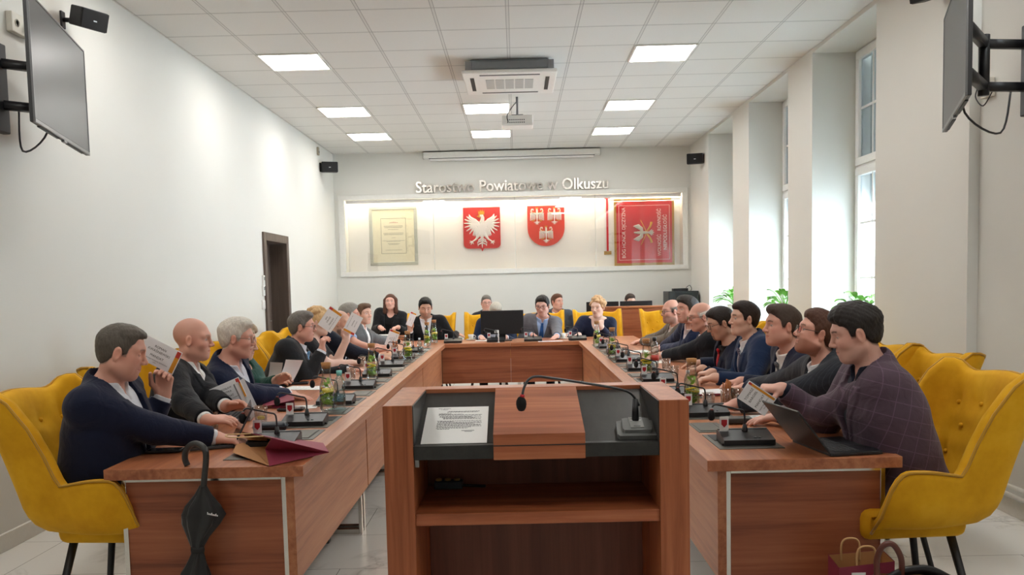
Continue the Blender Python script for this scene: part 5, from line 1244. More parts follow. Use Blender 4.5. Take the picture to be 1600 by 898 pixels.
# ------------------------------------------------------------------ wall screens on swing arms
M_SCR = flat('#313336', .3, vary=.02, spec=.4); M_BEZ = flat('#2a2b2d', .35)
def tv(far, near, zc, h, side, label, wall):
    f = Vector((far[0], far[1], 0)); n = Vector((near[0], near[1], 0)); c = (f+n)/2; w_ = (f-n).length; yaxis = (f-n).normalized()
    nx = Vector((yaxis.y, -yaxis.x, 0)) if side < 0 else Vector((-yaxis.y, yaxis.x, 0))
    t = thing('wall_screen', label, 'television', (c.x, c.y, zc))
    Mx = frame((0, 0, 0), nx, yaxis)
    if Mx[2][2] < 0: Mx = frame((0, 0, 0), nx, -yaxis)
    MB().box(-.030, -.008, -w_/2, w_/2, -h/2, h/2, .006, Mx).build('casing', M_BEZ, t); MB().box(-.008, -.004, -w_/2+.012, w_/2-.012, -h/2+.022, h/2-.012, .001, Mx).build('screen_panel', M_SCR, t)
    fr = MB()
    for (a, b, c_, d) in ((-w_/2, w_/2, -h/2, -h/2+.02), (-w_/2, w_/2, h/2-.01, h/2), (-w_/2, -w_/2+.01, -h/2+.02, h/2-.01), (w_/2-.01, w_/2, -h/2+.02, h/2-.01)): fr.box(-.012, -.001, a, b, c_, d, .002, Mx)
    fr.build('bezel', flat('#6c6d6e', .3, .4), t)
    for s in (1, -1): MB().box(-.028, -.012, s*w_*.24-w_*.16, s*w_*.24+w_*.16, -h/2-.006, -h/2+.001, .002, Mx).build('speaker_slot', M_DARK, t)
    lg = MB(); lg.box(-.02, -.002, -.03, .03, -h/2-.012, -h/2+.002, .002, Mx); lg.build('sensor', M_STEEL, t)
    MB().box(-.065, -.030, -.25, .25, -.22, .22, .01, Mx).build('back_plate', M_BLACK, t)
    wp = Vector((wall[0]-c.x, wall[1]-c.y, 0)); bp = Mx @ Vector((-.06, 0, 0))
    dirw = Vector((1, 0, 0)) if side < 0 else Vector((-1, 0, 0))
    for dz in (.14, -.10):
        el = (wp+bp)/2+Vector((0, .18, 0)); arm = MB()
        for p0, p1 in ((wp+dirw*.05, el), (el, bp)):
            arm.tube([p0+Vector((0, 0, dz)), p1+Vector((0, 0, dz))], .032, 4)
        arm.build('swing_arm', M_BLACK, t)
    MB().box(wp.x+min(0, dirw.x*.05), wp.x+max(0, dirw.x*.05), wp.y-.06, wp.y+.06, -.26, .26, .008).build('wall_bracket', M_BLACK, t)
    j = MB(); j.tube([tuple((wp+bp)/2+Vector((0, .18, -.15))), tuple((wp+bp)/2+Vector((0, .18, .19)))], .03, 10); j.build('hinge_post', M_BLACK, t)
    cb = MB(); q = Mx @ Vector((-.07, -.1, -.05)); cb.tube(smooth_curve([tuple(q), tuple(q+Vector((0, 0, -.25))), tuple((wp+q)/2+Vector((0, 0, -.36))), tuple(wp+Vector((dirw.x*.08, .1, -.1)))], 6), .006, 6); cb.build('cable', M_BLACK, t)
pf, pn = onY(136.5, 161, 5.44), onY(50, 88, 4.34)
tv((pf.x, pf.y), (pn.x, pn.y), (pf.z+pn.z)/2, .66, -1, 'grey wall screen on black swing arm at upper left', (XL+.001, 4.98))
pf, pn = onY(1473, 112.5, 5.06), onY(1509, 45, 4.03)
tv((pf.x, pf.y), (pn.x, pn.y), (pf.z+pn.z)/2, .66, 1, 'wall screen seen almost edge on at upper right', (XN-.001, 4.95))
def sockets(loc, axis, label, n=2):
    t = thing('wall_socket', label, 'socket', loc, axis)
    MB().box(0, .04, -.05*n, .05*n, -.06, .06, .006).build('box', flat('#d8d3c6', .4), t)
    for k in range(n):
        MB().lathe([(.022, 0), (.024, .004), (.019, .005), (.018, -.006)], 14, Matrix.Translation((.04, -.05*(n-1)+.1*k, 0)) @ Matrix.Rotation(PI/2, 4, 'Y')).build('outlet', flat('#bdb6a6', .5), t)
    m = MB(); m.lathe([(.018, 0), (.019, .03), (.008, .045)], 12, Matrix.Translation((.044, .05*(n-1), 0)) @ Matrix.Rotation(PI/2, 4, 'Y')); m.tube(smooth_curve([(.085, .05*(n-1), 0), (.1, .05*(n-1)+.01, -.06), (.08, .05*(n-1)+.06, -.12), (.06, .05*(n-1)+.12, -.05)], 6), .004, 6); m.build('plug', M_BLACK, t)
p = onX(24, 40, XL); sockets((XL+.0, p.y, p.z), 0, 'double socket box with black plug behind the left wall screen')
p = onY(1538, 140, 5.44); sockets((XN-.002, 5.40, p.z), PI, 'white socket with black plug below the right wall screen', 1)
m = MB(); p2 = onX(17, 12, XL); m.box(XL, XL+.012, p.y-.012, p.y+.012, p.z+.06, ZC-.001, .002); tag(m.build('cable_duct', M_TRIM), 'thin white cable duct rising to the ceiling behind left screen', 'cable duct')
# controls beside the door
for (px, py, w_, h_, lb) in ((410.5, 438.5, .06, .13, 'upper white wall controller beside the door'), (410.5, 454, .06, .12, 'lower white wall controller beside the door')):
    p = onX(px, py, XL); t = thing('wall_controller', lb, 'wall controller', (XL, p.y, p.z)); MB().box(0, .022, -w_/2, w_/2, -h_/2, h_/2, .004).build('body', M_PVC, t); MB().box(.022, .0235, -.018, .018, .005, .045).build('display', flat('#5c625c', .3), t)
    for k in range(3): MB().box(.022, .024, -.014, .014, -.012-.016*k, -.004-.016*k).build('button', flat('#bcbab4', .5), t)
p = onX(411, 476, XL); t = thing('light_switch', 'white double light switch beside the door', 'light switch', (XL, p.y, p.z)); MB().box(0, .012, -.055, .055, -.055, .055, .004).build('plate', M_PVC, t)
for s in (1, -1): MB().box(.012, .017, s*.024-.02, s*.024+.02, -.04, .04, .003).build('rocker', M_PVC, t)
p = onX(495.5, 236, XL); t = thing('wall_sensor', 'small beige sensor box high on left wall near the back corner', 'sensor', (XL, p.y, p.z)); MB().box(0, .03, -.035, .035, -.06, .06, .006).build('body', flat('#a59c88', .5), t); MB().box(.03, .032, -.02, .02, -.03, .0).build('lens', M_DARK, t)
# ------------------------------------------------------------------ reception desk, rack, plants
t = thing('reception_desk', 'wooden reception desk in the right back corner', 'desk', (0, 0, 0))
dx0, dx1, dy = 1.15, 2.2, 12.4
MB().box(dx0, dx1, dy, dy+.03, .0, 1.085, .002).build('front_panel', W_END, t)
for x in (dx0, dx1-.03): MB().box(x, x+.03, dy+.03, dy+.65, 0, 1.085, .002).build('side_panel', W_SIDE, t)
MB().box(dx0-.02, dx1+.02, dy-.02, dy+.25, 1.086, 1.11, .002).build('counter_top', W_TOPX, t); MB().box(dx0+.03, dx1-.03, dy+.2, dy+.65, .72, .75, .002).build('desk_top', W_TOPX, t)
MB().box(dx0-.05, dx1-.2, dy-.16, dy-.001, .55, .58, .002).build('front_ledge', W_TOPX, t)
for x, lb in ((1.30, 'black monitor at left on the reception desk'), (1.81, 'black monitor at right on the reception desk')):
    t = thing('desk_monitor', lb, 'monitor', (x, 12.76, .75)); MB().box(-.245, .245, -.02, .015, .10, .43, .006).build('screen_back', M_BLACK, t); MB().box(-.03, .03, .0, .03, .012, .2, .004).build('stand', M_BLACK, t); MB().box(-.11, .11, -.07, .09, .0, .012, .004).build('foot', M_BLACK, t)
t = thing('equipment_cabinet', 'dark grey equipment cabinet in the right back corner', 'cabinet', (2.70, 13.75, 0))
MB().box(-.26, .22, -.25, .25, .06, 1.30, .006).build('body', flat('#2b3236', .45), t); MB().box(-.16, .215, -.268, -.251, .09, 1.28, .004).build('door', flat('#1f2629', .3), t); MB().box(.0, .03, -.276, -.268, 1.12, 1.17, .002).build('lock', M_STEEL, t)
for sx in (-.2, .16):
    for sy in (-.2, .2): MB().lathe([(.025, 0), (.025, .06)], 10, Matrix.Translation((sx, sy, 0))).build('foot', M_BLACK, t)
t = thing('network_router', 'black box with cables on top of the equipment cabinet', 'router', (2.66, 13.7, 1.301)); MB().box(-.12, .12, -.08, .08, 0, .045, .006).build('body', M_BLACK, t); MB().tube(smooth_curve([(.1, .0, .05), (.16, .02, .09), (.2, .04, .04), (.19, .05, .004)], 5), .005, 6).build('cable', M_BLACK, t)
def leafmat(h1, h2):
    t = NT('leaf_'+h1.strip('#')); f = t.noise(t.coord(), 8, 2); t.l(t.mix(f, h1, h2), t.b.inputs['Base Color']); t.set(Roughness=.4); t.b.inputs['Transmission Weight'].default_value = .0
    t.b.inputs['Subsurface Weight'].default_value = .25; t.b.inputs['Subsurface Radius'].default_value = (.02, .04, .01); return t.m
M_LEAF = leafmat('#3f8a2c', '#86b845')
def plant(loc, r, hgt, n, seed, label):
    t = thing('potted_plant', label, 'plant', loc, 0, 'potted plants on the window sills'); rn = random.Random(seed)
    MB().lathe([(.075, 0), (.1, .17), (.105, .175), (.105, .15), (.09, .14)], 18).build('pot', flat('#d9d4c8', .5), t); MB().lathe([(.001, .0), (.09, .0)], 14, Matrix.Translation((0, 0, .15))).build('soil', flat('#3a2c22', .9), t)
    for k in range(n):
        a = rn.uniform(0, 2*PI); el = rn.uniform(.15, 1.2); L_ = hgt*rn.uniform(.6, 1.0); d = Vector((math.cos(a)*math.cos(el), math.sin(a)*math.cos(el), math.sin(el)))
        b = Vector((0, 0, .15)); mid = b+d*L_*.55+Vector((0, 0, .05)); m = MB(); side = d.cross(Vector((0, 0, 1))).normalized() if abs(d.z) < .98 else Vector((1, 0, 0))
        ll, lw = rn.uniform(.14, .2), rn.uniform(.035, .05); G = []
        up = Vector((0, 0, 1)); dd = (d+Vector((0, 0, .1))).normalized()
        for i in range(8):
            q = i/7; c = mid+dd*ll*q-Vector((0, 0, .10*q*q)); wd = lw*math.sin(min(1, q*1.05+.02)*PI)**.8+.001
            G.append([tuple(c+side*wd*s+Vector((0, 0, .012*abs(s)))) for s in (-1, -.5, 0, .5, 1)])
        for r_ in G:
            for j, p in enumerate(r_):
                if loc[0]+p[0] > XW-.02: r_[j] = (XW-.02-loc[0], p[1], p[2])
        m.grid(G); m.grid([[(p[0], p[1], p[2]-.0015) for p in r_] for r_ in G]); m.tube(smooth_curve([b, b+d*L_*.3+Vector((0, 0, .05)), mid], 4), .004, 5); m.build('leaf', M_LEAF, t)
for (px, py, Y, n, lb) in ((1131, 470, 12.2, 26, 'leafy green plant on the farthest window sill'), (1212, 470, 9.9, 30, 'leafy green plant on the middle window sill'), (1322, 470, 7.75, 26, 'leafy green plant on nearest window sill behind the pinstriped man'), (1356, 470, 7.25, 20, 'second leafy plant on nearest window sill beside the pillar')):
    plant((3.16, Y, SILL+.036), .1, .32, n, int(px), lb)
# ------------------------------------------------------------------ things on the tables
TP = TT+.001
M_WATER = glassmat('water', '#fafeff', .06); M_CARAFE = glassmat('carafe_glass', '#fcffff', .16); M_CORK = flat('#b5814f', .85, vary=.25, scale=120); M_LEMON = flat('#f2d522', .5); M_MINT = flat('#8dbb34', .5, vary=.3, scale=40)
M_TUMB = glassmat('tumbler_glass', '#fdffff', .16); M_CABLE = M_BLACK
# microphone units ------------------------------------------------------------
def mic_master():
    t = thing('table_microphone', 'x', 'microphone')
    b = MB(); My = Matrix(((0, 0, 1, 0), (1, 0, 0, 0), (0, 1, 0, 0), (0, 0, 0, 1)))
    b.prism([(-.07, 0), (.07, 0), (.07, .042), (.045, .048), (-.07, .022)], -.11, .11, My); b.build('base', flat('#1d1e20', .4), t)
    MB().box(-.108, .108, .046, .066, .043, .052, .002).build('back_ridge', flat('#2f3236', .4), t)
    k = MB(); 
    for x in (.03, .05): k.ball((x, -.045, .029), (.007, .007, .003), 8)
    k.build('buttons', flat('#5b5e60', .4), t)
    MB().lathe([(.016, .03), (.013, .05), (.008, .075)], 12, Matrix.Translation((.005, .03, 0))).build('neck_socket', M_BLACK, t)
    MB().tube(smooth_curve([(.005, .03, .07), (.004, .03, .115), (-.004, .03, .135), (-.03, .028, .142), (-.09, .02, .158), (-.128, .015, .166), (-.142, .012, .155)], 5), .0042, 8).build('gooseneck', flat('#2c2d30', .35), t)
    MB().lathe([(.0075, 0), (.0075, .006)], 10, Matrix.Translation((-.144, .011, .142))).build('light_ring', flat('#7a2a22', .4), t)
    MB().lathe([(.001, -.024), (.009, -.022), (.0145, -.013), (.0165, 0), (.015, .011), (.010, .02), (.006, .024)], 14, Matrix.Translation((-.146, .010, .12))).build('foam_windscreen', M_FOAM, t)
    f = MB(); f.box(-.105, -.066, .028, .031, .048, .108); fl = f.build('flag', flat('#ecebea', .5), t)
    s = MB(); s.prism([(-.098, .096), (-.073, .096), (-.073, .075), (-.0855, .062), (-.098, .075)], -.0275, -.0268, Matrix(((1, 0, 0, 0), (0, 0, -1, 0), (0, 1, 0, 0), (0, 0, 0, 1)))); s.build('crest', flat('#b3202c', .5), fl)
    return t
MIC = mic_master(); index_children(MIC); MIC_FIRST = [True]
def mic(x, y, label, rz=0):
    if MIC_FIRST[0]: MIC_FIRST[0] = False; MIC.location = (x, y, TT+.0045); MIC.rotation_euler = (0, 0, rz); tag(MIC, label, 'microphone', 'conference microphones on the tables'); return
    dup(MIC, (x, y, TT+.0045), rz, label, 'conference microphones on the tables')
who_l = ['navy suited man with the raised card', 'bald man in black suit', 'white haired man with glasses', 'person in green', 'man with light blue tie', 'blonde woman in the left row', 'bald bearded man in the left row', 'man in light blue shirt']
who_r = ['man in purple jacket', 'man in pinstripe suit', 'stocky man with grey tie', 'man in blue suit', 'man with red tie', 'balding white haired man', 'man with pale open shirt', 'man in brown jacket']
for s in range(8):
    ys = 3.5+.77*s
    mic(-1.135, ys+(.12 if s else .33), 'black gooseneck table microphone in front of the '+who_l[s])
    mic(.985, ys+.13, 'black gooseneck table microphone in front of the '+who_r[s])
for x, lb in ((-.80, 'man with black tie'), (-.27, 'man behind the monitor'), (.19, 'grey suited man at far table'), (.74, 'blonde woman at far table')): mic(x, 10.36, 'black gooseneck table microphone in front of the '+lb)
# carafes, bottles, tumblers, cups -------------------------------------------
def carafe_master():
    t = thing('water_carafe', 'x', 'carafe')
    MB().lathe([(.001, .002), (.040, .002), (.043, .01), (.043, .12), (.041, .145), (.030, .185), (.026, .21), (.026, .258), (.029, .264)], 24).build('glass_body', M_CARAFE, t)
    MB().lathe([(.001, .008), (.038, .008), (.040, .012), (.040, .125), (.001, .1251)], 20).build('water', M_WATER, t)
    MB().lathe([(.024, .250), (.027, .268), (.029, .285), (.001, .286)], 16).build('cork', M_CORK, t)
    for k, (a, z) in enumerate(((.3, .121), (2.2, .108))): MB().lathe([(.001, -.004), (.034, -.004), (.034, .004), (.001, .004)], 16, Matrix.Translation((.008*math.cos(a), .008*math.sin(a), z)) @ Matrix.Rotation(.22*(1-2*k), 4, 'X')).build('lemon_slice', M_LEMON, t)
    m = MB(); rn = random.Random(4)
    for k in range(46):
        a = rn.uniform(0, 2*PI); r_ = rn.uniform(.006, .034); z = rn.uniform(.045, .115) if k > 7 else rn.uniform(.14, .19); r_ = min(r_, .014 if z > .14 else .022); c = Vector((r_*math.cos(a), r_*math.sin(a), z)); v = Vector((math.cos(a*2), math.sin(a*2), rn.uniform(-.5, .8))).normalized(); s = v.orthogonal().normalized()
        q = [tuple(c-v*.019), tuple(c+s*.012), tuple(c+v*.019), tuple(c-s*.012)]; m.add(q, [(0, 1, 2, 3)]); m.tube([c-v*.015, c-v*.03+Vector((0, 0, -.01))], .0012, 5)
    o = m.build('mint_sprig', M_MINT, t)
    return t
CAR = carafe_master(); index_children(CAR); CF1 = [True]
def place(master, flag, loc, label, group, rz=0):
    if flag[0]: flag[0] = False; master.location = loc; master.rotation_euler = (0, 0, rz); tag(master, label, None, group); return master
    return dup(master, loc, rz, label, group)
def tpx(px, py): p = onZ(px, py, TP); return (p.x, p.y, TP)
for px, py, lb in ((512, 642, 'corked water carafe with lemon beside the plastic bottle on left table'), (582, 594, 'corked water carafe on left table in front of the blonde woman'), (638, 563, 'corked water carafe on left table near the cup of pretzel sticks'), (668, 541, 'corked water carafe at the left corner of the far table'), (679, 535, 'corked water carafe in front of the man with black tie'),
                   (1081, 640, 'corked water carafe nearest the lectern on right table'), (1010, 588, 'corked water carafe on right table beside the bottle with black cap'), (957, 559, 'corked water carafe on right table near the far corner'), (933, 542, 'corked water carafe in front of the woman resting her chin')):
    place(CAR, CF1, tpx(px, py), lb, 'water carafes on the tables', px*.37)
def tumbler_master():
    t = thing('water_glass', 'x', 'glass')
    MB().lathe([(.030, .001), (.032, .006), (.036, .088), (.0345, .088), (.0305, .012), (.001, .010)], 22).build('glass_body', M_TUMB, t); MB().lathe([(.001, .0115), (.0295, .0115), (.0312, .034), (.001, .0342)], 18).build('water', M_WATER, t); return t
TUM = tumbler_master(); index_children(TUM); TF = [True]
for px, py, lb in ((331, 671, 'water glass by the right hand of the bald man'), (408, 659, 'water glass with lemon beside the dark spectacle case'), (566, 572, 'water glass by the hand of the blonde woman'), (549, 592, 'water glass behind the plastic bottle on left table'), (627, 562, 'water glass beside the carafe near the pretzel cup'), (1107, 638, 'water glass behind the carafe nearest the lectern'), (1053, 590, 'water glass in the middle of right table'), (1041, 577, 'water glass in front of the balding white haired man'), (976, 557, 'water glass near the far right carafe'), (1152, 630, 'water glass beside the cup of pretzel sticks on right table'), (945, 543, 'water glass beside the blonde woman at far table')):
    place(TUM, TF, tpx(px, py), lb, 'water glasses on the tables')
t = thing('lemon_wedge', 'lemon wedge lying in the water glass by the spectacle case', 'lemon', (tpx(408, 659)[0], tpx(408, 659)[1], TP+.012)); MB().ball((0, 0, .012), (.022, .012, .012), 10).build('wedge', M_LEMON, t)
M_PET = glassmat('bottle_plastic', '#e6f4f6', .25)
def bottle(px, py, cap, label, band, h=.235):
    t = thing('water_bottle', label, 'bottle', tpx(px, py), 0, None); k = h/.235
    MB().lathe([(.001, .003), (.028, .002), (.032, .012), (.029, .03), (.032, .05), (.032, .10), (.027, .115), (.032, .13), (.032, .16), (.024, .19), (.013, .205), (.013, .215)], 22, Matrix.Scale(k, 4)).build('body', M_PET, t)
    MB().lathe([(.016, .206), (.017, .235), (.001, .236)], 16, Matrix.Scale(k, 4)).build('cap', cap, t); MB().lathe([(.0325, .055), (.0325, .098)], 22, Matrix.Scale(k, 4)).build('paper_label', band, t)
bottle(532, 641, flat('#7fd0cc', .4), 'plastic water bottle with turquoise cap beside the carafe on left table', glassmat('clear_label', '#cfe6ea', .2))
bottle(1023, 574, flat('#1f2426', .4), 'glass bottle with black cap and red flower label on right table', flat('#c9473a', .5), .25)
def bottle_small(px, py, lb): bottle(px, py, flat('#d9dde0', .4), lb, glassmat('clear_label2', '#dfe6ea', .2), .17)
bottle_small(656, 553, 'small clear bottle between the left corner carafes'); bottle_small(1075, 622, 'small clear bottle behind the lectern on right table')
def pretzels(px, py, label, seed):
    t = thing('pretzel_cup', label, 'snack cup', tpx(px, py), 0, None); rn = random.Random(seed)
    MB().lathe([(.001, .001), (.034, .001), (.036, .01), (.038, .095), (.0365, .095), (.0345, .012)], 20).build('glass', M_TUMB, t)
    for k in range(16):
        a = rn.uniform(0, 2*PI); r_ = rn.uniform(0, .022); MB().tube([(r_*math.cos(a), r_*math.sin(a), .012), (r_*1.35*math.cos(a+.2), r_*1.35*math.sin(a+.2), rn.uniform(.115, .145))], .0036, 6).build('pretzel_stick', flat('#a65f28', .6, vary=.2), t)
pretzels(1136, 631, 'glass of pretzel sticks on right table by the card reader', 1); pretzels(617, 553, 'glass of pretzel sticks on left table near the far corner', 2)
def cup(px, py, lb):
    p = tpx(px, py); t = thing('coffee_cup', lb, 'cup', p, 0, 'white coffee cups on the far table'); MB().lathe([(.001, .0), (.06, .004), (.068, .012), (.06, .009), (.001, .006)], 20).build('saucer', M_WHITE, t)
    MB().lathe([(.022, .0125), (.03, .03), (.038, .072), (.036, .072), (.027, .03), (.001, .02)], 20).build('cup_body', M_WHITE, t); MB().tube(smooth_curve([(.035, 0, .06), (.055, 0, .058), (.055, 0, .035), (.031, 0, .03)], 5), .004, 6).build('handle', M_WHITE, t)
cup(736, 531, 'white coffee cup left of the black monitor'); cup(880, 529, 'white coffee cup right of the grey suited man')
# monitor on the far table
p = onZ(785, 533, TP); t = thing('computer_monitor', 'large black monitor seen from behind on the far table', 'monitor', (p.x, 10.55, TP))
a = onY(750.5, 485.5, 10.55); b = onY(818, 525, 10.55)
MB().box(-.27, .27, -.025, .02, .085, a.z-TP, .006).build('screen_back', M_BLACK, t); MB().box(-.04, .04, .02, .045, .01, .22, .004).build('stand', M_BLACK, t); MB().box(-.12, .12, -.06, .12, .0, .011, .004).build('foot', M_BLACK, t)
MB().box(-.235, -.18, -.0262, -.025, .105, .118).build('lettering', flat('#4a4b4c', .5), t); MB().box(-.1, -.05, -.0265, -.025, .10, .14).build('port_label', flat('#c9c9c6', .5), t)
t = thing('cable_post', 'thin white upright rod in front of the monitor', 'rod', (onZ(779, 535, TP).x, 10.25, TP)); MB().tube([(0, 0, 0), (0, 0, .15)], .006, 8).build('rod', M_PVC, t); MB().lathe([(.02, 0), (.012, .008)], 12).build('foot', M_PVC, t)
# voting cards --------------------------------------------------------------
def card(tl, tr, br, bl, Y, lines, label, shift=0):
    P = [onY(*q, Y) for q in (tl, tr, br, bl)]; c = sum(P, Vector())/4; x = ((P[1]-P[0])+(P[2]-P[3]))/2; y = ((P[0]-P[3])+(P[1]-P[2]))/2; w_, h_ = x.length, y.length
    F = frame((0, 0, 0), x, y); t = thing('voting_card', label, 'voting card', tuple(c), 0, None)
    # keep the printed face turned to the viewer side
    MB().box(-w_/2, w_/2, -h_/2, h_/2, -.0006, .0006, M=F).build('sheet', flat('#f6f6f8', .55, vary=.01), t)
    sw = w_*.11; MB().box(w_/2-sw-.004, w_/2-.004, -h_/2+.004, h_/2-.004, .0006, .0012, M=F).build('orange_stripe', flat('#e0962a', .5), t); MB().box(w_/2-sw-.004, w_/2-.004, h_/2-.004-sw*1.5, h_/2-.004, .0012, .0016, M=F).build('red_crest', flat('#c83a2e', .5), t)
    ink = MB(); cx = -sw*.4
    for (txt, zz, sz) in lines:
        m = MB(); text_mb(m, txt, sz*h_*.82, Matrix.Identity(4)); wd = max(v[0] for v in m.v)-min(v[0] for v in m.v); k = min(1, (w_*.72)/wd)
        ink.add([tuple(F @ Vector((v[0]*k+cx, v[1]+zz*h_, .0012))) for v in m.v], m.f)
    ink.build('printed_text', flat('#2a2a2e', .7), t); return t
small = ('RADNY RADY POWIATU OLKUSKIEGO', -.30, .075); small2 = ('kadencja', -.38, .05)
card((226.4, 522), (281.8, 549.8), (273, 587), (217.5, 559), 3.93, [('ROMAN', .25, .17), ('KWAŚNIEWSKI', .08, .17), ('MANDAT', -.14, .17), small, small2], 'white voting card raised by the navy suited man at left front')
card((333.2, 608), (382.8, 586.6), (376.5, 621), (334.7, 639.6), 4.64, [('MIROSŁAW', .22, .16), ('SKOTKA', .05, .16), ('MANDAT', -.16, .16), small], 'white voting card standing before the bald man')
card((500.5, 502.9), (520.3, 473.5), (531.7, 495.3), (518.4-6.5, 518+6), 6.66, [('JAN', .25, .16), ('ORKISZ', .08, .16), ('MANDAT', -.14, .16), small], 'white voting card raised by the man with light blue tie')
card((566.7, 499), (551.6, 525.6), (536.4, 515), (550.6, 485), 7.48, [('MANDAT', -.02, .15), ('RADNY RADY', .2, .1), small], 'greyish voting card raised by the blonde woman in left row')
card((601.7, 536), (610.3, 511.8), (624.8, 520.5), (615, 545.5), 8.92, [('JAN', .2, .16), ('KLICH', .03, .16), ('MANDAT', -.16, .16), small], 'white voting card held low by the man in light blue shirt')
card((634, 507.6), (641.5, 486.4), (652, 489.6), (643.4, 509.8), 10.85, [('MANDAT', .1, .16), small], 'white voting card raised by the man with black tie')
card((1153.6, 619.6), (1172.3, 592.2), (1211.8, 624.4), (1193, 651.8), 3.74, [('TOMASZ', .27, .13), ('BARGIEŁ', .12, .13), ('MANDAT', -.12, .13), ('RADNY RADY POWIATU', -.28, .06), ('OLKUSKIEGO', -.36, .05)], 'white voting card read by the man in purple checked jacket')
# loose sheets ---------------------------------------------------------------
def sheet(px, py, w_, h_, ang, label, dz=0, col='#efefec', name='paper_sheet', cat='paper'):
    x, y, z = tpx(px, py); t = thing(name, label, cat, (x, y, z+.0006+dz), ang); MB().box(-w_/2, w_/2, -h_/2, h_/2, 0, .0012).build('sheet', flat(col, .6, vary=.01), t)
    ink = MB(); rn = random.Random(int(px))
    for k in range(7):
        a = rn.uniform(.2, .42); ink.box(-w_*.42, -w_*.42+w_*2*a, h_*(.36-.11*k), h_*(.36-.11*k)+.003, .0012, .0015)
    ink.build('print', flat('#9a9a9c', .7), t)
sheet(478, 606, .21, .30, 1.4, 'white sheets under the hands of the white haired man'); sheet(470, 636, .2, .14, .1, 'white slip beside the burgundy bag'); sheet(603, 577, .3, .21, .1, 'white sheets in front of the blonde woman in left row', .0)
sheet(650, 547, .3, .2, 0, 'white sheets at far end of left table'); sheet(1178, 652, .2, .12, .2, 'white sheet under the dark case on right table'); sheet(1105, 612, .3, .21, .2, 'white sheets in front of the man in blue suit'); sheet(1015, 565, .25, .3, 0, 'white sheets in front of the balding man on right table')
sheet(1000, 549, .2, .3, .1, 'white sheets in front of the man with pale open shirt'); sheet(755, 532, .2, .2, 0, 'white sheet in front of the black monitor'); sheet(860, 533, .3, .15, 0, 'pink edged sheet in front of the grey suited man', col='#f0e4e6')
def held(q, Y, label, col):
    P = [onY(*a, Y) for a in q]; c = sum(P, Vector())/4; t = thing('paper_sheet', label, 'paper', tuple(c)); m = MB(); L_ = [p-c for p in P]
    n = (L_[1]-L_[0]).cross(L_[3]-L_[0]).normalized()*.0008; G = []
    for i in range(7):
        u = i/6; G.append([tuple(L_[0].lerp(L_[1], u).lerp(L_[3].lerp(L_[2], u), v)+Vector((0, .02*math.sin(v*PI), 0))) for v in np.linspace(0, 1, 7)])
    m.grid(G); m.grid([[tuple(Vector(p)+n) for p in r] for r in G])
    m.build('sheet', flat(col, .6, vary=.01), t)
held([(422, 565.5), (442, 566.5), (433.5, 601), (416, 599.5)], 5.72, 'grey backed sheet held up by the person in green', '#c9c7c4'); held([(446.5, 561.5), (473.5, 562.5), (455, 600), (438, 586)], 5.80, 'white sheet held up by the person in green', '#f0f0f6')
# laptops ----------------------------------------------------------------------
def laptop(A, B, D, theta, lidcol, label, thick=.016):
    """A,B hinge ends, D base depth vector, theta lid opening angle from the table behind the hinge"""
    A = Vector(A); B = Vector(B); D = Vector(D); c = (A+B)/2; t = thing('laptop', label, 'laptop', tuple(c)); x = (B-A); w_ = x.length; F = frame((0, 0, 0), x, D); dl = D.length; up = 1 if F[2][2] > 0 else -1
    MB().box(-w_/2, w_/2, 0, dl, 0 if up > 0 else -thick, thick if up > 0 else 0, .004, F).build('base', lidcol, t)
    z0 = thick if up > 0 else -thick; k = MB()
    for r_ in range(5):
        for c_ in range(13): k.box(-w_*.44+c_*w_*.068, -w_*.44+c_*w_*.068+w_*.056, dl*(.14+.095*r_), dl*(.14+.095*r_)+dl*.075, z0, z0+up*.0015, M=F)
    k.build('keyboard', flat('#2a2b2e', .5), t); MB().box(-w_*.14, w_*.14, dl*.66, dl*.94, z0, z0+up*.001, M=F).build('touchpad', flat('#34363a', .35), t)
    ld = (Vector((F[0][1], F[1][1], F[2][1]))*-math.cos(theta)+Vector((0, 0, 1))*math.sin(theta)); Fl = frame((0, 0, .012), x, ld); sg = 1 if (Vector((Fl[0][2], Fl[1][2], Fl[2][2])).dot(D) > 0) else -1
    l = MB().box(-w_/2, w_/2, 0.002, dl, -.004, .004, .003, Fl).build('lid', lidcol, t); MB().box(-w_/2+.006, w_/2-.006, .012, dl-.006, min(.004*sg, .005*sg), max(.004*sg, .005*sg), M=Fl).build('screen', flat('#0a0b0e', .15), l)
A = onZ(1207, 675, TP+.01); B = onZ(1298, 710, TP+.01); C_ = onZ(1369, 703, TP+.01); A.z = B.z = C_.z = TP
x_ = (B-A).normalized(); D_ = C_-B; D_ = D_-x_*D_.dot(x_); D_ = D_.normalized()*.225
A = B-x_*.325
laptop(A, B, D_, R(52), flat('#15161a', .35), 'open black laptop on right table in front of the purple jacket man')
A = onZ(391, 655, TP+.01); B = onZ(410, 637, TP+.01); A.z = B.z = TP; x_ = (B-A).normalized(); B = A+x_*.30; D_ = Vector((x_.y, -x_.x, 0)); D_ = D_ if D_.x < 0 else -D_
laptop(A, B, D_*.21, R(112), flat('#8d8e90', .35, .5), 'grey half closed laptop in front of the bald man')
A = onZ(366, 696, TP+.01); A.z = TP; x_ = Vector((A.x, A.y, 0)).normalized(); D_ = Vector((-x_.y, x_.x, 0)); D_ = D_ if D_.x < 0 else -D_
laptop(A, A+x_*.29, D_*.19, R(62), flat('#3a3b3e', .35), 'thin dark laptop seen edge on beside the navy suited man')
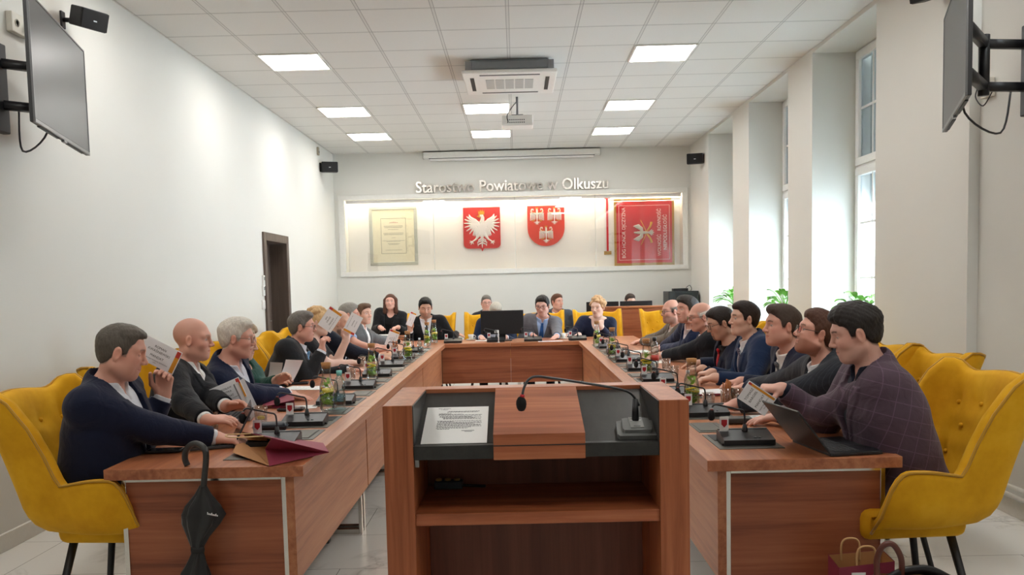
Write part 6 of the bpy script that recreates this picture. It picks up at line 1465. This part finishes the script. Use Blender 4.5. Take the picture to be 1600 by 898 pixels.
# cases, phones, bags ---------------------------------------------------------
def slab(px, py, w_, d_, h_, ang, col, label, name, cat, bev=.006):
    x, y, z = tpx(px, py); t = thing(name, label, cat, (x, y, z+.0035), ang); MB().box(-w_/2, w_/2, -d_/2, d_/2, 0, h_, bev, seg=3).build('body', flat(col, .45), t)
    return t
t = slab(423, 674, .17, .075, .045, .1, '#1f2530', 'dark navy spectacle case beside the water glass on left table', 'spectacle_case', 'spectacle case', .02); MB().box(-.086, .086, -.0385, .0385, .024, .0255, .0005).build('seam', M_BLACK, t)
t = slab(455, 641, .15, .08, .012, .05, '#1b1b1e', 'dark phone lying by the burgundy bag in second place', 'phone', 'phone', .003); MB().box(-.07, .07, -.036, .036, .012, .0125).build('screen', flat('#0d0d10', .1), t)
t = slab(258, 706, .15, .075, .01, .1, '#141416', 'black phone lying under the arm of the navy suited man', 'phone', 'phone', .003); MB().box(-.07, .07, -.034, .034, .01, .0105).build('screen', flat('#0d0d10', .1), t)
t = slab(465, 600, .16, .08, .012, .1, '#1a1b1f', 'dark phone with pen near the man with blue tie', 'phone', 'phone', .003); MB().box(-.075, .075, -.036, .036, .012, .0125).build('screen', flat('#0d0d10', .1), t)
t = slab(1150, 661, .15, .08, .028, -.05, '#37352f', 'dark grey flat case beside the front microphone on right table', 'wallet', 'wallet', .006); MB().box(-.0755, .0755, -.0405, .0405, .013, .0145).build('zip', M_BLACK, t)
t = slab(1098, 616, .28, .2, .012, .1, '#7a2030', 'burgundy notebook in front of the man in blue suit', 'notebook', 'notebook', .003); MB().box(-.136, .138, -.096, .096, .003, .0145).build('pages', M_PAPER, t)
M_BURG = flat('#8c2f45', .6, vary=.05); M_KRAFT = flat('#b98452', .75)
def paper_bag(mouth, end, label, gus=.5, fl=.0):
    """mouth: near bottom, far bottom, far top, near top;  end: near, far"""
    nb, fb, ft, nt = [Vector(p) for p in mouth]; en, ef = [Vector(p) for p in end]; c = (nb+fb+en+ef)/4; t = thing('paper_bag', label, 'paper bag', tuple(c))
    nb, fb, ft, nt, en, ef = [p-c for p in (nb, fb, ft, nt, en, ef)]; up = Vector((0, 0, .004))
    nm = (nb+nt)/2+((fb+ft)/2-(nb+nt)/2)*.18; fm = (fb+ft)/2+((nb+nt)/2-(fb+ft)/2)*.18
    ring = [nb, fb, fm, ft, nt, nm]; ends = [en, ef, ef+up*.5, ef+up, en+up, en+up*.5]
    o = MB(); o.add(ring+ends, [(i, (i+1) % 6, 6+(i+1) % 6, 6+i) for i in range(6)]+[(6, 7, 8, 9, 10, 11)]); o.build('bag_body', M_BURG, t)
    ctr = sum(ring, Vector())/6; ce = sum(ends, Vector())/6; sh = lambda p, cc: p+(cc-p)*.045
    i_ = MB(); i_.add([sh(p, ctr)+(ce-ctr)*(-.0) for p in ring]+[sh(p, ce)+(ctr-ce)*.15 for p in ends], [(i, (i+1) % 6, 6+(i+1) % 6, 6+i) for i in range(6)]+[(6, 7, 8, 9, 10, 11)])
    i_.build('lining', M_KRAFT, t)
    return t, ring, c
zt = TP
def tz(px, py, z): return tuple(onZ(px, py, z))
E1 = tz(514, 707, zt+.003); E2 = tz(505, 693, zt+.003)
A0 = tz(421, 728, zt+.003); B0 = tz(384, 692, zt+.003); A1 = Vector(A0)+Vector((.015, 0, .115)); B1 = Vector(B0)+Vector((-.02, 0, .055))
bag, ring, c = paper_bag((A0, B0, B1, A1), (E1, E2), 'burgundy paper bag with kraft lining lying at the front of left table')
m = MB(); q0 = Vector(B1)-c; q1 = Vector(A1)-c; m.tube(smooth_curve([q0.lerp(q1, .35), q0.lerp(q1, .3)+Vector((-.09, -.03, .0)), q0.lerp(q1, .6)+Vector((-.10, -.04, .0)), q0.lerp(q1, .75)], 6), .003, 6); m.build('string_handle', flat('#d9b98a', .8), bag)
m = MB(); q = [Vector(A0)-c, Vector(B0)-c]; m.add([tuple(q[0]+Vector((0, 0, .001))), tuple(q[0].lerp(q[1], .5)+Vector((-.10, -.02, .012))), tuple(q[1]+Vector((-.03, 0, .02))), tuple(q[0].lerp(q[1], .5)+Vector((.01, 0, .002)))], [(0, 1, 2, 3)]); m.build('torn_flap', M_KRAFT, bag)
E1 = tz(410, 637, zt+.003); E2 = tz(412, 622, zt+.003); A0 = tz(461, 637, zt+.003); B0 = tz(455, 622, zt+.003)
paper_bag((A0, B0, Vector(B0)+Vector((.0, 0, .05)), Vector(A0)+Vector((0, 0, .05))), (E1, E2), 'folded burgundy paper bag lying in front of the white haired man')
# umbrella hooked over the front edge of the left table -------------------------------
def ux(px, py, Y=3.325): return onY(px, py, Y)
U0 = ux(318, 745); t = thing('umbrella', 'folded black umbrella hooked over the front edge of left table', 'umbrella', tuple(U0))
rl = lambda px, py, Y=3.325: ux(px, py, Y)-U0
hk = [rl(293, 727, 3.40)*1, rl(289, 716, 3.40), rl(291, 703, 3.39), rl(300, 694, 3.37), rl(311, 694, 3.35), rl(320, 702, 3.33), rl(322, 716, 3.325), rl(319.5, 745), rl(318, 760)]
MB().tube(smooth_curve(hk, 6), [.0125]*(6*8+1), 12).build('hook_handle', flat('#2a2b2b', .4), t)
cn = MB(); prof = [(758, 317, .012), (772, 316, .028), (790, 315.5, .060), (803, 318, .075), (818, 316, .066), (838, 311, .040), (852, 309, .026), (858, 309, .0225), (864, 309, .0235), (880, 308, .036), (893, 307, .050), (905, 306, .058), (915, 306, .05)]
G = []
for k in range(41):
    a = 2*PI*k/40; row = []
    for i, (py, px, r_) in enumerate(prof): c0 = rl(px, py); rr = r_*(1+.22*math.sin(a*6+i*.5)+.10*math.sin(a*3+i)); row.append((c0.x+rr*math.cos(a), c0.y+rr*math.sin(a)*.55, c0.z))
    G.append(row)
cn.grid(G); M_UMB = flat('#1b1c1d', .6, sheen=.2); cn.build('folded_canopy', M_UMB, t)
c0 = rl(309, 858); MB().lathe([(.027, -.012), (.028, 0), (.027, .012)], 20, Matrix.Translation(c0) @ Matrix.Scale(.62, 4, (0, 1, 0))).build('strap', flat('#111112', .5), t)
c1 = rl(306, 912); c2 = rl(305, 960); MB().tube([c1, c2], [.006, .004], 8).build('tip', M_STEEL, t)
lg = MB(); p0 = rl(332, 805, 3.27); text_mb(lg, 'Impliva', .016, Matrix.Translation(p0) @ Matrix.Rotation(PI/2, 4, 'X') @ Matrix.Rotation(-.2, 4, 'Z')); lg = MB()
for k in range(8): lg.box(p0.x-.02+k*.0055, p0.x-.017+k*.0055, p0.y-.002, p0.y, p0.z+.004-k*.0012, p0.z+(.010 if k % 3 else .014)-k*.0012)
lg.build('printed_mark', M_PAPER, t)
# bags on the floor by the right table -----------------------------------------------
FY = 3.08; a = onY(1311, 886, FY); b = onY(1398, 886, FY)
t = thing('paper_bag', 'burgundy paper bag with kraft handles standing at right table end', 'paper bag', ((a.x+b.x)/2, FY+.05, 0)); w_ = (b.x-a.x)/2; ztop = onY(1340, 886, FY).z
o = MB(); o.add([(-w_, -.05, 0), (w_, -.05, 0), (w_, .06, 0), (-w_, .06, 0), (-w_, -.05, ztop), (w_, -.05, ztop+.02), (w_, .06, ztop+.03), (-w_, .06, ztop+.015)], [(0, 1, 2, 3), (0, 1, 5, 4), (1, 2, 6, 5), (2, 3, 7, 6), (3, 0, 4, 7)]); o.build('bag_body', M_BURG, t)
o = MB(); k = .975; o.add([(-w_*k, -.047, .01), (w_*k, -.047, .01), (w_*k, .057, .01), (-w_*k, .057, .01), (-w_*k, -.047, ztop-.001), (w_*k, -.047, ztop+.019), (w_*k, .057, ztop+.029), (-w_*k, .057, ztop+.014)], [(0, 1, 2, 3), (0, 1, 5, 4), (1, 2, 6, 5), (2, 3, 7, 6), (3, 0, 4, 7)]); o.build('lining', M_KRAFT, t)
for dy, dx in ((-.045, .0), (.055, -.02)):
    MB().tube(smooth_curve([(-.035+dx, dy, ztop-.01), (-.035+dx, dy, ztop+.05), (-.02+dx, dy, ztop+.075), (.02+dx, dy, ztop+.075), (.035+dx, dy, ztop+.05), (.035+dx, dy, ztop-.01)], 5), .004, 6).build('string_handle', flat('#c79d6a', .8), t)
MB().box(-w_*.55, -w_*.05, -.053, -.0505, ztop-.07, ztop-.02).build('white_tag', M_PAPER, t)
M_LEATH = flat('#5a2d22', .4); H0 = onY(1420, 895, 2.95); t = thing('handbag', 'brown leather handbag with arched handle on the floor at right', 'handbag', (H0.x, 2.98, 0)); hz = onY(1420, 893, 2.95).z
b_ = MB(); b_.box(-.11, .17, -.07, .07, 0, hz-.03, .03, seg=3); b_.build('bag_body', M_LEATH, t); tp = MB(); tp.tube(smooth_curve([(-.06, 0, hz-.035), (0, 0, hz-.008), (.08, 0, hz-.006), (.15, 0, hz-.04)], 5), .028, 10, flat=.5); tp.build('zip_top', M_BLACK, t)
q = lambda px, py: onY(px, py, 2.95)-Vector((H0.x, 2.98, 0))
hd = MB(); hd.tube(smooth_curve([q(1366, 905)+Vector((0, -.03, 0)), q(1370, 875), q(1378, 855), q(1388, 849), (q(1398, 853)), q(1408, 872), q(1413, 900)+Vector((0, .02, 0))], 6), .0105, 10); hd.build('handle', M_LEATH, t)
# small table with papers before the woman at the back wall
t = thing('side_table', 'small dark wooden table before the auburn haired woman', 'table', (-2.1, 12.72, 0)); MB().box(-.45, .45, -.2, .22, .70, .735, .003).build('tabletop', W_TOPX, t)
for sx in (-.4, .4):
    for sy in (-.16, .18): MB().box(sx-.02, sx+.02, sy-.02, sy+.02, 0, .70).build('leg', M_BLACK, t)
MB().box(-.42, .42, -.19, -.17, .55, .70).build('apron', W_END, t)
t = thing('paper_stack', 'stack of white papers before the auburn haired woman', 'paper', (-2.07, 12.7, .7355)); MB().box(-.2, .2, -.14, .12, 0, .02, .002).build('sheets', M_PAPER, t); MB().box(.22, .27, -.02, .03, 0, .06, .004).build('note_block', M_PAPER, t)
